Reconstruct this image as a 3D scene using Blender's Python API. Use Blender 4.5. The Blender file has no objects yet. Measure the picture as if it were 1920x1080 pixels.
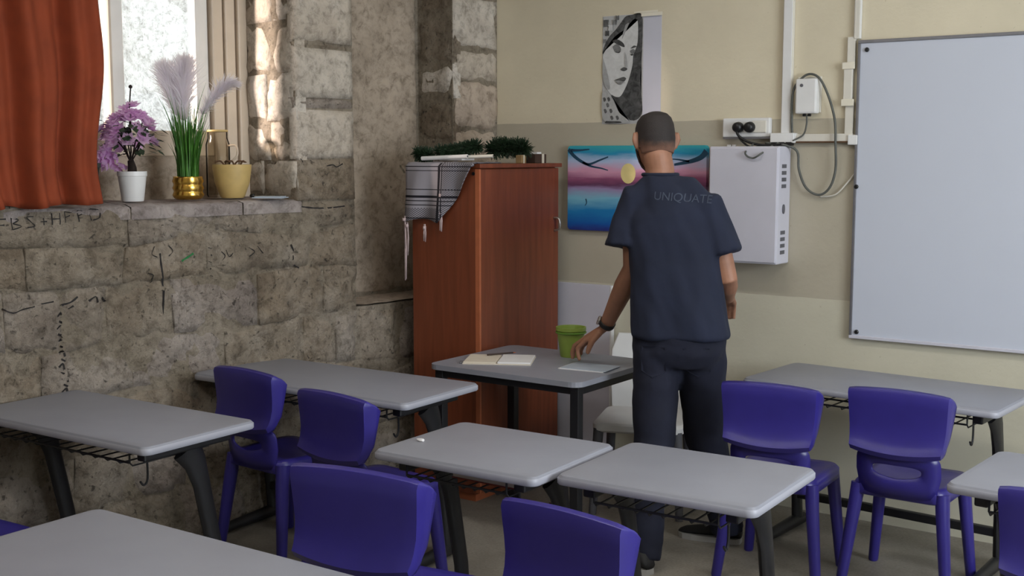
import bpy, bmesh, math, random
from mathutils import Vector, Matrix, noise
from mathutils.bvhtree import BVHTree
random.seed(7)
R = math.radians
scene = bpy.context.scene
col = scene.collection

# ------------------------------------------------------------------ camera
H = 1.65
cam_d = bpy.data.cameras.new('camera')
cam = bpy.data.objects.new('camera', cam_d); col.objects.link(cam)
cam_d.sensor_width = 36; cam_d.lens = 2232 / 1920 * 36
cam_d.clip_start = .02
cam.location = (0, 0, H)
cam.rotation_euler = (R(90 - 6.42), 0, R(35.26))
scene.camera = cam
# ------------------------------------------------------------------ world, sun, exposure
w = bpy.data.worlds.new('world'); scene.world = w; w.use_nodes = True
bg = w.node_tree.nodes['Background']; bg.inputs[0].default_value = (.80, .90, 1.0, 1); bg.inputs[1].default_value = 4.6
vs = scene.view_settings
vs.view_transform = 'Standard'; vs.look = 'None'; vs.gamma = 1; vs.use_curve_mapping = False
vs.exposure = 0.0
def light(name, kind, loc, rot, energy, color, **kw):
    d = bpy.data.lights.new(name, kind); d.energy = energy; d.color = color
    for k, v in kw.items(): setattr(d, k, v)
    o = bpy.data.objects.new(name, d); o.location = loc; o.rotation_euler = rot; col.objects.link(o); return o
sun = light('sun', 'SUN', (0, 0, 8), (0, 0, 0), 14.0, (1.0, .82, .72), angle=R(7))
sun.rotation_euler = Vector((1.233, 1.594, -.44)).to_track_quat('-Z', 'Y').to_euler()
# daylight through the tall window of the right-hand wall
light('window_daylight', 'AREA', (2.40, 2.6, 1.9), (0, R(90), 0), 135, (.86, .93, 1.0), shape='RECTANGLE', size=1.5, size_y=2.2)

# ------------------------------------------------------------------ helpers
def mesh_obj(name, bm, mat=None, parent=None, smooth=False, recalc=True):
    if recalc: bmesh.ops.recalc_face_normals(bm, faces=bm.faces)
    me = bpy.data.meshes.new(name); bm.to_mesh(me); bm.free()
    o = bpy.data.objects.new(name, me); col.objects.link(o)
    if mat is not None: me.materials.append(mat)
    if smooth:
        for p in me.polygons: p.use_smooth = True
    if parent is not None: o.parent = parent
    return o
def tag(o, label=None, cat=None, group=None, kind=None):
    if label: o['label'] = label
    if cat: o['category'] = cat
    if group: o['group'] = group
    if kind: o['kind'] = kind
    return o
def thing(name, label, cat, loc=(0, 0, 0), rz=0, group=None):
    o = bpy.data.objects.new(name, None); col.objects.link(o)
    o.location = loc; o.rotation_euler = (0, 0, rz); o.empty_display_size = .1
    return tag(o, label, cat, group)
def dup(root, loc, rz, label, group=None):
    r = root.copy(); col.objects.link(r); r.location = loc; r.rotation_euler = (0, 0, rz); r['label'] = label
    if group: r['group'] = group
    for ch in list(root.children):
        c = ch.copy(); col.objects.link(c); c.parent = r
        for g in ch.children:
            d = g.copy(); col.objects.link(d); d.parent = c
    return r
def bx(bm, x0, x1, y0, y1, z0, z1, bev=0, seg=2):
    vs_ = [bm.verts.new((x, y, z)) for z in (z0, z1) for y in (y0, y1) for x in (x0, x1)]
    fs = [bm.faces.new([vs_[i] for i in f]) for f in ((0,2,3,1),(4,5,7,6),(0,1,5,4),(2,6,7,3),(0,4,6,2),(1,3,7,5))]
    if bev:
        es = set(e for f in fs for e in f.edges)
        bmesh.ops.bevel(bm, geom=list(es), offset=bev, segments=seg, affect='EDGES', profile=.5)
    return vs_
def box(name, x0, x1, y0, y1, z0, z1, mat, parent=None, bev=0, seg=2):
    bm = bmesh.new(); bx(bm, x0, x1, y0, y1, z0, z1, bev, seg); return mesh_obj(name, bm, mat, parent)
def frame_of(d, ref=None):
    d = d.normalized(); ref = Vector(ref) if ref is not None else (Vector((0, 0, 1)) if abs(d.z) < .9 else Vector((1, 0, 0)))
    a = ref.cross(d); 
    if a.length < 1e-5: a = Vector((0, 1, 0)).cross(d)
    a.normalize(); b = d.cross(a).normalized(); return a, b
def tube(bm, pts, rad, seg=8, cap=True, ref=None, dome=False):
    pts = [Vector(p) for p in pts]; n = len(pts); rings = []
    pa = None
    for i, p in enumerate(pts):
        d = (pts[min(i+1, n-1)] - pts[max(i-1, 0)])
        a, b = frame_of(d, ref if ref is not None else None)
        if pa is not None and ref is None:
            a = (pa - d.normalized() * pa.dot(d.normalized()))
            if a.length > 1e-6: a.normalize(); b = d.normalized().cross(a)
        pa = a
        r = rad[i] if isinstance(rad, (list, tuple)) else rad
        ra, rb = r if isinstance(r, (list, tuple)) else (r, r)
        rings.append([bm.verts.new(p + a * (ra * math.cos(2*math.pi*k/seg)) + b * (rb * math.sin(2*math.pi*k/seg))) for k in range(seg)])
    for i in range(n-1):
        for k in range(seg): bm.faces.new((rings[i][k], rings[i][(k+1) % seg], rings[i+1][(k+1) % seg], rings[i+1][k]))
    if cap:
        bm.faces.new(rings[0][::-1]); bm.faces.new(rings[-1])
    return rings
def loft(bm, rings, cap=True):
    rr = [[bm.verts.new(p) for p in r] for r in rings]; s = len(rr[0])
    for i in range(len(rr)-1):
        for k in range(s): bm.faces.new((rr[i][k], rr[i][(k+1) % s], rr[i+1][(k+1) % s], rr[i+1][k]))
    if cap: bm.faces.new(rr[0][::-1]); bm.faces.new(rr[-1])
    return rr
def lathe(bm, prof, seg=24, c=(0, 0, 0)):
    rr = [[bm.verts.new((c[0] + r*math.cos(2*math.pi*k/seg), c[1] + r*math.sin(2*math.pi*k/seg), c[2] + z)) for k in range(seg)] for r, z in prof]
    for i in range(len(rr)-1):
        for k in range(seg): bm.faces.new((rr[i][k], rr[i][(k+1) % seg], rr[i+1][(k+1) % seg], rr[i+1][k]))
    bm.faces.new(rr[0][::-1]); bm.faces.new(rr[-1])
def smooth_path(pts, n=6):
    pts = [Vector(p) for p in pts]; out = []
    for i in range(len(pts)-1):
        p0 = pts[max(i-1, 0)]; p1 = pts[i]; p2 = pts[i+1]; p3 = pts[min(i+2, len(pts)-1)]
        for k in range(n):
            t = k/n
            out.append(.5*((2*p1) + (p2-p0)*t + (2*p0-5*p1+4*p2-p3)*t*t + (3*p1-p0-3*p2+p3)*t**3))
    out.append(pts[-1]); return out
def prism(bm, poly, y0, y1):
    """polygon in the x-z plane extruded from y0 to y1"""
    a = [bm.verts.new((x, y0, z)) for x, z in poly]; b = [bm.verts.new((x, y1, z)) for x, z in poly]
    bm.faces.new(a); bm.faces.new(b[::-1]); n = len(poly)
    for i in range(n): bm.faces.new((a[i], b[i], b[(i+1) % n], a[(i+1) % n]))
def rrect(x0, x1, y0, y1, r, n=5):
    out = []
    for cx, cy, a0 in ((x1-r, y1-r, 0), (x0+r, y1-r, 90), (x0+r, y0+r, 180), (x1-r, y0+r, 270)):
        for k in range(n+1):
            a = R(a0 + 90*k/n); out.append((cx + r*math.cos(a), cy + r*math.sin(a)))
    return out
def auto_smooth(o, ang=40):
    for p in o.data.polygons: p.use_smooth = True
    try: o.data.set_sharp_from_angle(angle=R(ang))
    except Exception: pass
    return o

# ------------------------------------------------------------------ materials
def new_mat(name):
    m = bpy.data.materials.new(name); m.use_nodes = True
    nt = m.node_tree; return m, nt, nt.nodes['Principled BSDF']
def lin(c):
    return tuple(((x/255)/12.92 if x/255 <= .04045 else ((x/255+.055)/1.055)**2.4) for x in c) + (1,)
def ramp(nt, fac, stops, interp='LINEAR'):
    r = nt.nodes.new('ShaderNodeValToRGB'); r.color_ramp.interpolation = interp
    e = r.color_ramp.elements
    while len(e) < len(stops): e.new(.5)
    for el, (p, c) in zip(e, stops): el.position = p; el.color = c
    nt.links.new(fac, r.inputs[0]); return r.outputs[0]
def noise_tex(nt, scale, detail=4, rough=.5, coord='pos', dist=0, dim=None):
    n = nt.nodes.new('ShaderNodeTexNoise'); n.inputs['Scale'].default_value = scale; n.inputs['Detail'].default_value = detail
    n.inputs['Roughness'].default_value = rough; n.inputs['Distortion'].default_value = dist
    nt.links.new(coords(nt, coord), n.inputs['Vector']); return n.outputs['Fac']
def coords(nt, kind):
    key = '_c_' + kind
    if key in nt.nodes: 
        nd = nt.nodes[key]
    else:
        nd = nt.nodes.new('ShaderNodeNewGeometry' if kind == 'pos' else 'ShaderNodeTexCoord'); nd.name = key
    return nd.outputs['Position'] if kind == 'pos' else nd.outputs['Object']
def bump(nt, bsdf, h, strength, dist=.01):
    b = nt.nodes.new('ShaderNodeBump'); b.inputs['Strength'].default_value = strength; b.inputs['Distance'].default_value = dist
    nt.links.new(h, b.inputs['Height'])
    if bsdf.inputs['Normal'].links: nt.links.new(bsdf.inputs['Normal'].links[0].from_socket, b.inputs['Normal'])
    nt.links.new(b.outputs[0], bsdf.inputs['Normal'])
def mix(nt, a, b, fac, mode='MIX'):
    m = nt.nodes.new('ShaderNodeMix'); m.data_type = 'RGBA'; m.blend_type = mode
    for s, v in ((0, fac), (6, a), (7, b)):
        if isinstance(v, (int, float)): m.inputs[s].default_value = v
        elif isinstance(v, tuple): m.inputs[s].default_value = v
        else: nt.links.new(v, m.inputs[s])
    return m.outputs[2]
def math_n(nt, op, a, b=0.0):
    m = nt.nodes.new('ShaderNodeMath'); m.operation = op
    for i, v in enumerate((a, b)):
        if isinstance(v, (int, float)): m.inputs[i].default_value = v
        else: nt.links.new(v, m.inputs[i])
    return m.outputs[0]
def simple(name, c, rough=.6, var=.06, scale=12, metal=0, bmp=0, bscale=60, coat=0, coord='obj', spec=None):
    m, nt, b = new_mat(name); c = lin(c)
    f = noise_tex(nt, scale, 3, .55, coord)
    lo = tuple(x*(1-var) for x in c[:3]) + (1,); hi = tuple(min(1, x*(1+var)) for x in c[:3]) + (1,)
    nt.links.new(ramp(nt, f, [(.3, lo), (.7, hi)]), b.inputs['Base Color'])
    b.inputs['Roughness'].default_value = rough; b.inputs['Metallic'].default_value = metal
    if coat: b.inputs['Coat Weight'].default_value = coat; b.inputs['Coat Roughness'].default_value = .15
    if spec is not None: b.inputs['Specular IOR Level'].default_value = spec
    if bmp: bump(nt, b, noise_tex(nt, bscale, 3, .6, coord), bmp, .004)
    return m

def stone_mat(name, tones, pit=.5, rel=.6, stain=.35, rough=.92):
    m, nt, b = new_mat(name)
    oi = nt.nodes.new('ShaderNodeObjectInfo')
    f1 = noise_tex(nt, 3.2, 6, .65, 'pos', .6)
    c1 = ramp(nt, f1, [(.28, lin(tones[0])), (.5, lin(tones[1])), (.68, lin(tones[2]))])
    per = ramp(nt, oi.outputs['Random'], [(0, lin(tones[3])), (.5, lin(tones[1])), (1, lin(tones[4]))])
    c = mix(nt, c1, per, .38)
    f2 = noise_tex(nt, 19, 6, .75, 'pos', .4)
    c = mix(nt, c, ramp(nt, f2, [(.30, (.30, .28, .25, 1)), (.52, (1, 1, 1, 1)), (.74, (1.18, 1.16, 1.14, 1))]), .75, 'MULTIPLY')
    f3 = noise_tex(nt, 42, 3, .6, 'pos', .4)
    dark = ramp(nt, f3, [(.30, (1, 1, 1, 1)), (.40, (0, 0, 0, 1))])
    c = mix(nt, c, (.055, .047, .04, 1), math_n(nt, 'MULTIPLY', dark, stain))
    nt.links.new(c, b.inputs['Base Color'])
    b.inputs['Roughness'].default_value = rough; b.inputs['Specular IOR Level'].default_value = .25
    v = nt.nodes.new('ShaderNodeTexVoronoi'); v.inputs['Scale'].default_value = 22; nt.links.new(coords(nt, 'pos'), v.inputs['Vector'])
    bump(nt, b, noise_tex(nt, 9, 9, .76, 'pos', .4), rel, .06)
    bump(nt, b, noise_tex(nt, 38, 5, .7, 'pos', .2), rel, .025)
    bump(nt, b, v.outputs['Distance'], pit, .012)
    return m
M = {}
M['rubble'] = stone_mat('rubble_stone', [(112, 98, 84), (170, 157, 140), (204, 193, 180), (156, 134, 108), (188, 176, 176)], .6, .85, .75)
M['quoin'] = stone_mat('quoin_stone', [(158, 146, 132), (190, 180, 166), (206, 198, 188), (176, 162, 148), (212, 206, 200)], .3, .35, .18)
M['plaster'] = stone_mat('niche_plaster', [(138, 124, 110), (172, 157, 141), (190, 174, 158), (166, 152, 134), (178, 163, 150)], .12, .18, .12)
M['mortar'] = stone_mat('mortar', [(116, 104, 90), (164, 152, 135), (190, 178, 164), (160, 148, 130), (166, 154, 138)], .6, .8, .6)
M['sill'] = stone_mat('sill_stone', [(120, 108, 104), (160, 150, 146), (200, 192, 186), (150, 140, 140), (170, 160, 158)], .3, .5, .3)

def wall_paint():
    m, nt, b = new_mat('painted_wall')
    sx = nt.nodes.new('ShaderNodeSeparateXYZ'); nt.links.new(coords(nt, 'pos'), sx.inputs[0])
    wob = math_n(nt, 'MULTIPLY', noise_tex(nt, 9, 2, .5), .008)
    z = math_n(nt, 'ADD', sx.outputs['Z'], wob)
    t = math_n(nt, 'DIVIDE', z, 4.0)
    c = ramp(nt, t, [(0, lin((202, 197, 178))), (.986/4, lin((182, 174, 156))), (1.8/4, lin((216, 206, 182)))], 'CONSTANT')
    c = mix(nt, c, ramp(nt, noise_tex(nt, 2.3, 5, .6), [(.3, (.88, .88, .87, 1)), (.7, (1.03, 1.03, 1.03, 1))]), .8, 'MULTIPLY')
    sp = ramp(nt, noise_tex(nt, 60, 2, .5), [(.24, (.72, .70, .66, 1)), (.30, (1, 1, 1, 1))])
    c = mix(nt, c, sp, .6, 'MULTIPLY')
    nt.links.new(c, b.inputs['Base Color']); b.inputs['Roughness'].default_value = .55
    bump(nt, b, noise_tex(nt, 35, 4, .6), .12, .01)
    return m
M['wall'] = wall_paint()
def floor_mat():
    m, nt, b = new_mat('terrazzo_floor')
    c = ramp(nt, noise_tex(nt, 2.0, 6, .65, 'pos', .5), [(.3, lin((112, 106, 98))), (.7, lin((150, 144, 134)))])
    c = mix(nt, c, ramp(nt, noise_tex(nt, 90, 2, .5), [(.35, (.75, .74, .72, 1)), (.6, (1.1, 1.1, 1.1, 1))]), .5, 'MULTIPLY')
    c = mix(nt, c, ramp(nt, noise_tex(nt, 7, 4, .7, 'pos', 2), [(.30, (.62, .60, .57, 1)), (.42, (1, 1, 1, 1))]), .6, 'MULTIPLY')
    nt.links.new(c, b.inputs['Base Color']); b.inputs['Roughness'].default_value = .5
    return m
M['floor'] = floor_mat()
M['ceiling'] = simple('ceiling_paint', (226, 222, 212), .8, .03, 3, coord='pos')
M['laminate'] = simple('grey_laminate', (136, 138, 148), .42, .05, 4, bmp=.03, bscale=200)
M['lam_edge'] = simple('pale_edge_band', (160, 161, 172), .4, .03, 6)
M['black_metal'] = simple('black_steel', (26, 26, 29), .45, .15, 10)
M['black_plastic'] = simple('black_plastic', (18, 18, 20), .4, .1, 20)
M['purple'] = simple('purple_plastic', (50, 43, 126), .32, .06, 8, bmp=.02, bscale=300)
M['white_plastic'] = simple('white_plastic', (222, 222, 222), .4, .03, 10)
M['cream_plastic'] = simple('cream_plastic', (214, 210, 200), .45, .05, 10)
M['white_metal'] = simple('white_steel', (196, 195, 206), .45, .03, 6)
M['vent'] = simple('dark_vent', (88, 88, 94), .6, .1, 20)
M['steel'] = simple('brushed_steel', (175, 172, 168), .35, .08, 30, metal=.9)
M['alu'] = simple('aluminium_frame', (132, 132, 138), .4, .06, 30, metal=.6)
M['wboard'] = simple('whiteboard_enamel', (196, 201, 214), .24, .015, 2)
def wood():
    m, nt, b = new_mat('cherry_veneer')
    tc = nt.nodes.new('ShaderNodeTexCoord'); mp = nt.nodes.new('ShaderNodeMapping'); mp.inputs['Scale'].default_value = (14, 14, .9)
    nt.links.new(tc.outputs['Object'], mp.inputs[0])
    n = nt.nodes.new('ShaderNodeTexNoise'); n.inputs['Scale'].default_value = 2.5; n.inputs['Detail'].default_value = 5; n.inputs['Distortion'].default_value = .6
    nt.links.new(mp.outputs[0], n.inputs['Vector'])
    nt.links.new(ramp(nt, n.outputs['Fac'], [(.3, lin((106, 52, 30))), (.7, lin((126, 65, 40)))]), b.inputs['Base Color'])
    b.inputs['Roughness'].default_value = .42
    return m
M['wood'] = wood()
M['wood_edge'] = simple('veneer_edge', (170, 96, 62), .5, .08, 20)
M['skin'] = simple('skin', (150, 106, 83), .55, .10, 25, bmp=.05, bscale=150)
M['tee'] = simple('navy_cotton', (21, 28, 49), .9, .12, 6, bmp=.7, bscale=9)
M['denim'] = simple('dark_denim', (17, 21, 40), .9, .16, 8, bmp=.4, bscale=18)
M['print'] = simple('faded_grey_print', (60, 68, 84), .9, .2, 60)
M['shoe'] = simple('black_shoe_fabric', (20, 20, 22), .7, .1, 30)
M['sole'] = simple('white_rubber', (158, 156, 152), .6, .05, 30)
M['watch'] = simple('black_watch_strap', (16, 14, 16), .5, .1, 30)
M['gold'] = simple('gold_metal', (212, 170, 84), .22, .06, 10, metal=1)
M['ochre'] = simple('ochre_ceramic', (196, 168, 108), .5, .12, 14)
M['soil'] = simple('dark_soil', (36, 26, 20), .95, .3, 60, bmp=.5, bscale=80)
M['leaf_dark'] = simple('dark_leaf', (38, 56, 34), .6, .3, 40)
M['grass'] = simple('grass_green', (62, 112, 34), .55, .25, 25)
M['lilac'] = simple('lilac_petal', (205, 160, 208), .7, .16, 20)
M['plume'] = simple('pale_plume', (226, 214, 226), .9, .05, 20)
M['tinsel'] = simple('dark_green_tinsel', (20, 44, 20), .7, .4, 50)
M['paper'] = simple('white_paper', (214, 212, 212), .85, .03, 10)
M['paper_cream'] = simple('cream_paper', (206, 196, 180), .85, .04, 10)
M['lime'] = simple('lime_plastic', (140, 164, 72), .45, .06, 10)
M['twig'] = simple('dry_twig', (88, 62, 40), .9, .2, 40)
M['frame_paint'] = simple('window_frame_paint', (206, 190, 170), .5, .06, 8)
M['frame_white'] = simple('window_frame_white', (232, 228, 222), .45, .03, 8)
M['ink'] = simple('black_marker', (30, 26, 26), .8, .2, 60)
M['ink_green'] = simple('green_marker', (40, 110, 60), .8, .2, 60)
M['dark_green'] = simple('dark_green_ceramic', (40, 46, 40), .5, .15, 12)
def translucent(name, c, t, tc):
    m = simple(name, c, .85, .14, 12, bmp=.1, bscale=40); nt = m.node_tree; tr = nt.nodes.new('ShaderNodeBsdfTranslucent'); tr.inputs[0].default_value = lin(tc)
    mx = nt.nodes.new('ShaderNodeMixShader'); mx.inputs[0].default_value = t; nt.links.new(nt.nodes['Principled BSDF'].outputs[0], mx.inputs[1]); nt.links.new(tr.outputs[0], mx.inputs[2]); nt.links.new(mx.outputs[0], nt.nodes['Material Output'].inputs[0]); return m
M['lilac'] = translucent('lilac_petal', (240, 206, 238), .65, (250, 222, 250)); M['plume'] = translucent('pale_plume', (250, 246, 250), .7, (254, 250, 254)); M['curtain'] = translucent('rust_fabric', (140, 60, 28), .18, (190, 84, 34))
M['blue_card'] = simple('pale_blue_card', (166, 176, 188), .7, .05, 12)
M['tape'] = simple('clear_tape', (228, 222, 206), .25, .03, 10)

# ------------------------------------------------------------------ room shell
YB = 5.2; XR = 2.5; YF = -1.8; ZC = 3.15
fl = box('floor', -6, XR+.3, YF-.3, YB+.3, -.1, 0, M['floor']); tag(fl, 'grey worn terrazzo classroom floor', kind='structure')
cl = box('ceiling', -6, XR+.3, YF-.3, YB+.3, ZC, ZC+.15, M['ceiling']); tag(cl, 'plain off white ceiling', kind='structure')
wb_ = box('wall_back', -4.6, XR+.3, YB, YB+.25, 0, ZC, M['wall']); tag(wb_, 'cream painted wall with a darker beige band behind the whiteboard', kind='structure')
wf = box('wall_front', -6, XR+.3, YF-.25, YF, 0, ZC, M['wall']); tag(wf, 'cream painted wall opposite the whiteboard', kind='structure')
bm = bmesh.new()
for a in ((YF, 1.5, 0, ZC), (3.7, YB, 0, ZC), (1.5, 3.7, 0, 1.15), (1.5, 3.7, 2.65, ZC)): bx(bm, XR, XR+.25, *a)
tag(mesh_obj('wall_right', bm, M['wall']), 'cream painted wall with a wide window', kind='structure')

# stone wall: local frame u (along the wall, from the corner towards the camera), n (into the room), z
SK = R(8); W0 = Vector((-3.77, YB, 0)); WU = Vector((-math.sin(SK), -math.cos(SK), 0)); WN = Vector((math.cos(SK), -math.sin(SK), 0))
WROT = math.atan2(WU.y, WU.x)        # local x = u, local y = n
def wl(u, n, z): return W0 + WU*u + WN*n + Vector((0, 0, z))
bm = bmesh.new()
SILL = 1.445; UW0, UW1 = 1.325, 2.60; ZW = 2.75; UN0, UN1 = .33, .985; ND = .265
for u0, u1, n0, n1, z0, z1 in ((-.35, UN0, -.75, -.004, 0, ZC), (UN0, UN1, -.75, -ND, 0, ZC), (UN0, UN1, -ND, -.004, 0, .915),
        (UN1, 7.4, -.75, -.003, 0, SILL-.02), (UN1, UW0-.006, -.75, -.006, SILL-.02, ZC), (UW1, 7.4, -.75, -.006, SILL-.02, ZC), (UW0-.006, UW1, -.75, -.006, ZW, ZC)):
    bx(bm, u0, u1, n0, n1, z0, z1)
for v in bm.verts: v.co = Vector((v.co.x, v.co.y, v.co.z))
wallL = mesh_obj('wall_left', bm, M['mortar']); wallL.location = W0
# (u, n) is a mirrored pair, so the mesh is written in world axes relative to W0
me = wallL.data
for v in me.vertices:
    u, n, z = v.co; v.co = WU*u + WN*n + Vector((0, 0, z))
me.flip_normals()
tag(wallL, 'rough old limestone wall with a deep window recess and a shallow niche', kind='structure')
stone_bvh_v, stone_bvh_f = [], []
def stone(O, e1, e3, quad, proud, mat, seed, rough=.014, nx=None, ny=None, edge=.03, drop=.02, name='stone'):
    """one block: quad = four (a, b) corners along e1 and z, front bulging along e3"""
    a0, b0 = quad[0]; wdt = quad[1][0] - a0; hgt = quad[3][1] - b0
    nx = nx or max(4, min(14, int(abs(wdt)/.035))); ny = ny or max(4, min(12, int(abs(hgt)/.035)))
    bm = bmesh.new(); g = []
    sv = Vector((seed*3.17, seed*1.31, seed*.77))
    for j in range(-1, ny+2):
        row = []
        for i in range(-1, nx+2):
            ii, jj = min(max(i, 0), nx)/nx, min(max(j, 0), ny)/ny
            a = (quad[0][0]*(1-ii) + quad[1][0]*ii)*(1-jj) + (quad[3][0]*(1-ii) + quad[2][0]*ii)*jj
            b = (quad[0][1]*(1-ii) + quad[1][1]*ii)*(1-jj) + (quad[3][1]*(1-ii) + quad[2][1]*ii)*jj
            p = O + e1*a + Vector((0, 0, b))
            d = min(ii*abs(wdt), (1-ii)*abs(wdt), jj*abs(hgt), (1-jj)*abs(hgt))
            k = min(1, d/edge); k = k*k*(3-2*k)
            h = proud - drop*(1-k) + rough*(noise.noise(p*7+sv)*1.2 + .6*noise.noise(p*17+sv) + .35*noise.noise(p*37))
            if i in (-1, nx+1) or j in (-1, ny+1): h = -.05
            row.append(bm.verts.new(p + e3*h - W0))
        g.append(row)
    for j in range(len(g)-1):
        for i in range(len(g[0])-1): bm.faces.new((g[j][i], g[j][i+1], g[j+1][i+1], g[j+1][i]))
    base = len(stone_bvh_v); idx = {}
    for v in bm.verts: idx[v] = base + len(idx); stone_bvh_v.append(v.co + W0)
    for f in bm.faces: stone_bvh_f.append([idx[v] for v in f.verts])
    o = mesh_obj(name, bm, mat, wallL, smooth=True)
    return o
def q(a0, a1, b0, b1, j=.012):
    r = lambda: random.uniform(-j, j)
    return [(a0+r(), b0+r()), (a1+r(), b0+r()), (a1+r(), b1+r()), (a0+r(), b1+r())]
sd = 1
# rubble below the sill, course by course
zc = [-.02, .22, .44, .67, .90, 1.13, 1.30, SILL-.012]
def crn(u, k):
    e = 0 if k in (0, len(zc)-1) else .045
    return (u + .03*noise.noise(Vector((u*5, zc[k]*6, 2))), zc[k] + e*noise.noise(Vector((u*2.6, k*3.3, 7))) + e*.4*noise.noise(Vector((u*9, k*3.3, 9))))
for k in range(len(zc)-1):
    u = UN1 + .004; first = True
    while u < 3.7:
        wd = random.uniform(.18, .48) if k < 5 else random.uniform(.3, .6)
        if first and k % 2: wd *= .6
        u2 = min(u + wd, 3.75)
        if 3.7 - u2 < .12: u2 = 3.75
        A, B, C_, D_ = crn(u, k), crn(u2, k), crn(u2, k+1), crn(u, k+1)
        if first: A = (UN1, A[1]); D_ = (UN1, D_[1])
        first = False
        stone(W0, WU, WN, [A, (B[0]-.004, B[1]), (C_[0]-.004, C_[1]-.004), (D_[0], D_[1]-.004)], random.uniform(.004, .014), M['rubble'], sd, .020, drop=.012, edge=.05); sd += 1
        u = u2
# low bench front in the niche
for (a, b_, c, d) in ((.335, .66, 0, .3), (.66, .98, 0, .3), (.335, .56, .3, .62), (.56, .98, .3, .62), (.335, .72, .62, .92), (.72, .98, .62, .92)):
    stone(W0, WU, WN, q(a, b_-.006, c, d-.006, .006), .004, M['rubble'], sd, .013); sd += 1
bm = bmesh.new(); N = 10
g = [[bm.verts.new(WU*(UN0 + (UN1-UN0)*i/N) + WN*(-ND + (ND-.005)*j/5) + Vector((0, 0, .925 + .008*noise.noise(Vector((i*.7, j*.9, 3)))))) for i in range(N+1)] for j in range(6)]
for j in range(5):
    for i in range(N): bm.faces.new((g[j][i], g[j][i+1], g[j+1][i+1], g[j+1][i]))
mesh_obj('ledge_top', bm, M['plaster'], wallL, smooth=True)
# niche plaster panel
stone(W0 - WN*ND, WU, WN, [(UN0, .92), (UN1, .92), (UN1, ZC), (UN0, ZC)], .01, M['plaster'], sd, .010, 20, 60, name='plaster_panel'); sd += 1
# quoins of the pier between niche and window
zz = SILL - .01; k = 0
for z1 in (1.63, 1.86, 1.91, 2.135, 2.16, 2.40, 2.62, 2.86, 3.14):
    thin = z1 - zz < .08
    stone(W0, WU, WN, q(UN1+.002, UW0-.004, zz, z1-.006, .004), .004 if thin else random.uniform(.006, .014), M['rubble'] if (thin or k == 0) else M['quoin'], sd, .005 if thin else .008, drop=.012, edge=.022); sd += 1
    zz = z1; k += 1
# reveal of the window (faces the camera)
E1 = -WN
OR = W0 + WU*(UW0-.012)
zz = SILL; 
for z1 in (1.62, 1.80, 2.02, 2.26, 2.5, 2.75):
    sp = random.uniform(.16, .26)
    for a, b_ in ((.0, sp), (sp+.006, .40)):
        stone(OR, E1, WU, q(a, b_, zz, z1-.003, .004), random.uniform(.008, .012), M['quoin'], sd, .010, drop=.008); sd += 1
    zz = z1
# other side of the recess
OR2 = W0 + WU*(UW1)
zz = SILL
for z1 in (1.75, 2.1, 2.4, 2.75):
    stone(OR2, E1, -WU, q(0, .40, zz, z1-.006, .006), .01, M['quoin'], sd, .010); sd += 1; zz = z1
# return and face of the corner pier
ON = W0 + WU*(UN0-.004); zz = .92
for z1 in (1.2, 1.45, 1.72, 1.94, 2.12, 2.36, 2.6, 2.85, 3.14):
    light_ = abs(z1-2.12) < .01
    stone(ON, E1, WU, q(.0, ND, zz, z1-.006, .004), .008, M['quoin'] if light_ else M['rubble'], sd, .009, drop=.012); sd += 1; zz = z1
zz = 0
for z1 in (.3, .6, .9, 1.2, 1.5, 1.78, 2.03, 2.2, 2.45, 2.7, 2.92, 3.14):
    stone(W0, WU, WN, q(.0, UN0-.004, zz, z1-.006, .004), .006, M['quoin'] if 2.04 < z1 < 2.5 else M['plaster'], sd, .009, drop=.012); sd += 1; zz = z1
# sill slab in three worn stones
for a, b_ in ((1.30, 1.62), (1.62, 2.16), (2.16, 2.68)):
    bm = bmesh.new(); nu, nn = max(6, int((b_-a)/.04)), 10; g = []
    for j in range(-1, nn+1):
        row = []
        for i in range(nu+1):
            u = a + .003 + (b_-a-.006)*i/nu; n = .006 - .42*max(j, 0)/nn
            if j <= 0: n += .018*noise.noise(Vector((u*6, 2.2, 0)))
            z = SILL + .010*noise.noise(Vector((u*8, n*8, 1))) - (.010 if j == 0 else 0)
            if j == -1: z = SILL - .06; 
            row.append(bm.verts.new(WU*u + WN*n + Vector((0, 0, z))))
        g.append(row)
    for j in range(len(g)-1):
        for i in range(nu): bm.faces.new((g[j][i], g[j][i+1], g[j+1][i+1], g[j+1][i]))
    mesh_obj('sill_stone', bm, M['sill'], wallL, smooth=True)
stone_bvh = BVHTree.FromPolygons(stone_bvh_v, stone_bvh_f)

# scribbles on the stone
def mark(strokes, wdt, mat, name='scribble'):
    bm = bmesh.new()
    for s in strokes:
        pts = []
        s = [Vector((a, b, 0)) for a, b in s]
        s = smooth_path(s, 4) if len(s) > 2 else [s[0].lerp(s[1], t/6) for t in range(7)]
        L, Rr = [], []
        for i, p in enumerate(s):
            d = s[min(i+1, len(s)-1)] - s[max(i-1, 0)]; d = d.normalized() if d.length > 1e-6 else Vector((1, 0, 0))
            nrm = Vector((-d.y, d.x, 0)) * wdt * (.6 + .5*noise.noise(Vector((p.x*40, p.y*40, 0))))
            for lst, sgn in ((L, 1), (Rr, -1)):
                pp = p + nrm*sgn; o = wl(pp.x, .2, pp.y)
                hit = stone_bvh.ray_cast(o, -WN)
                c = (hit[0] if hit[0] is not None else wl(pp.x, .01, pp.y)) + WN*.002
                lst.append(bm.verts.new(c - W0))
        for i in range(len(s)-1): bm.faces.new((L[i], L[i+1], Rr[i+1], Rr[i]))
    mesh_obj(name, bm, mat, wallL)
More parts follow.
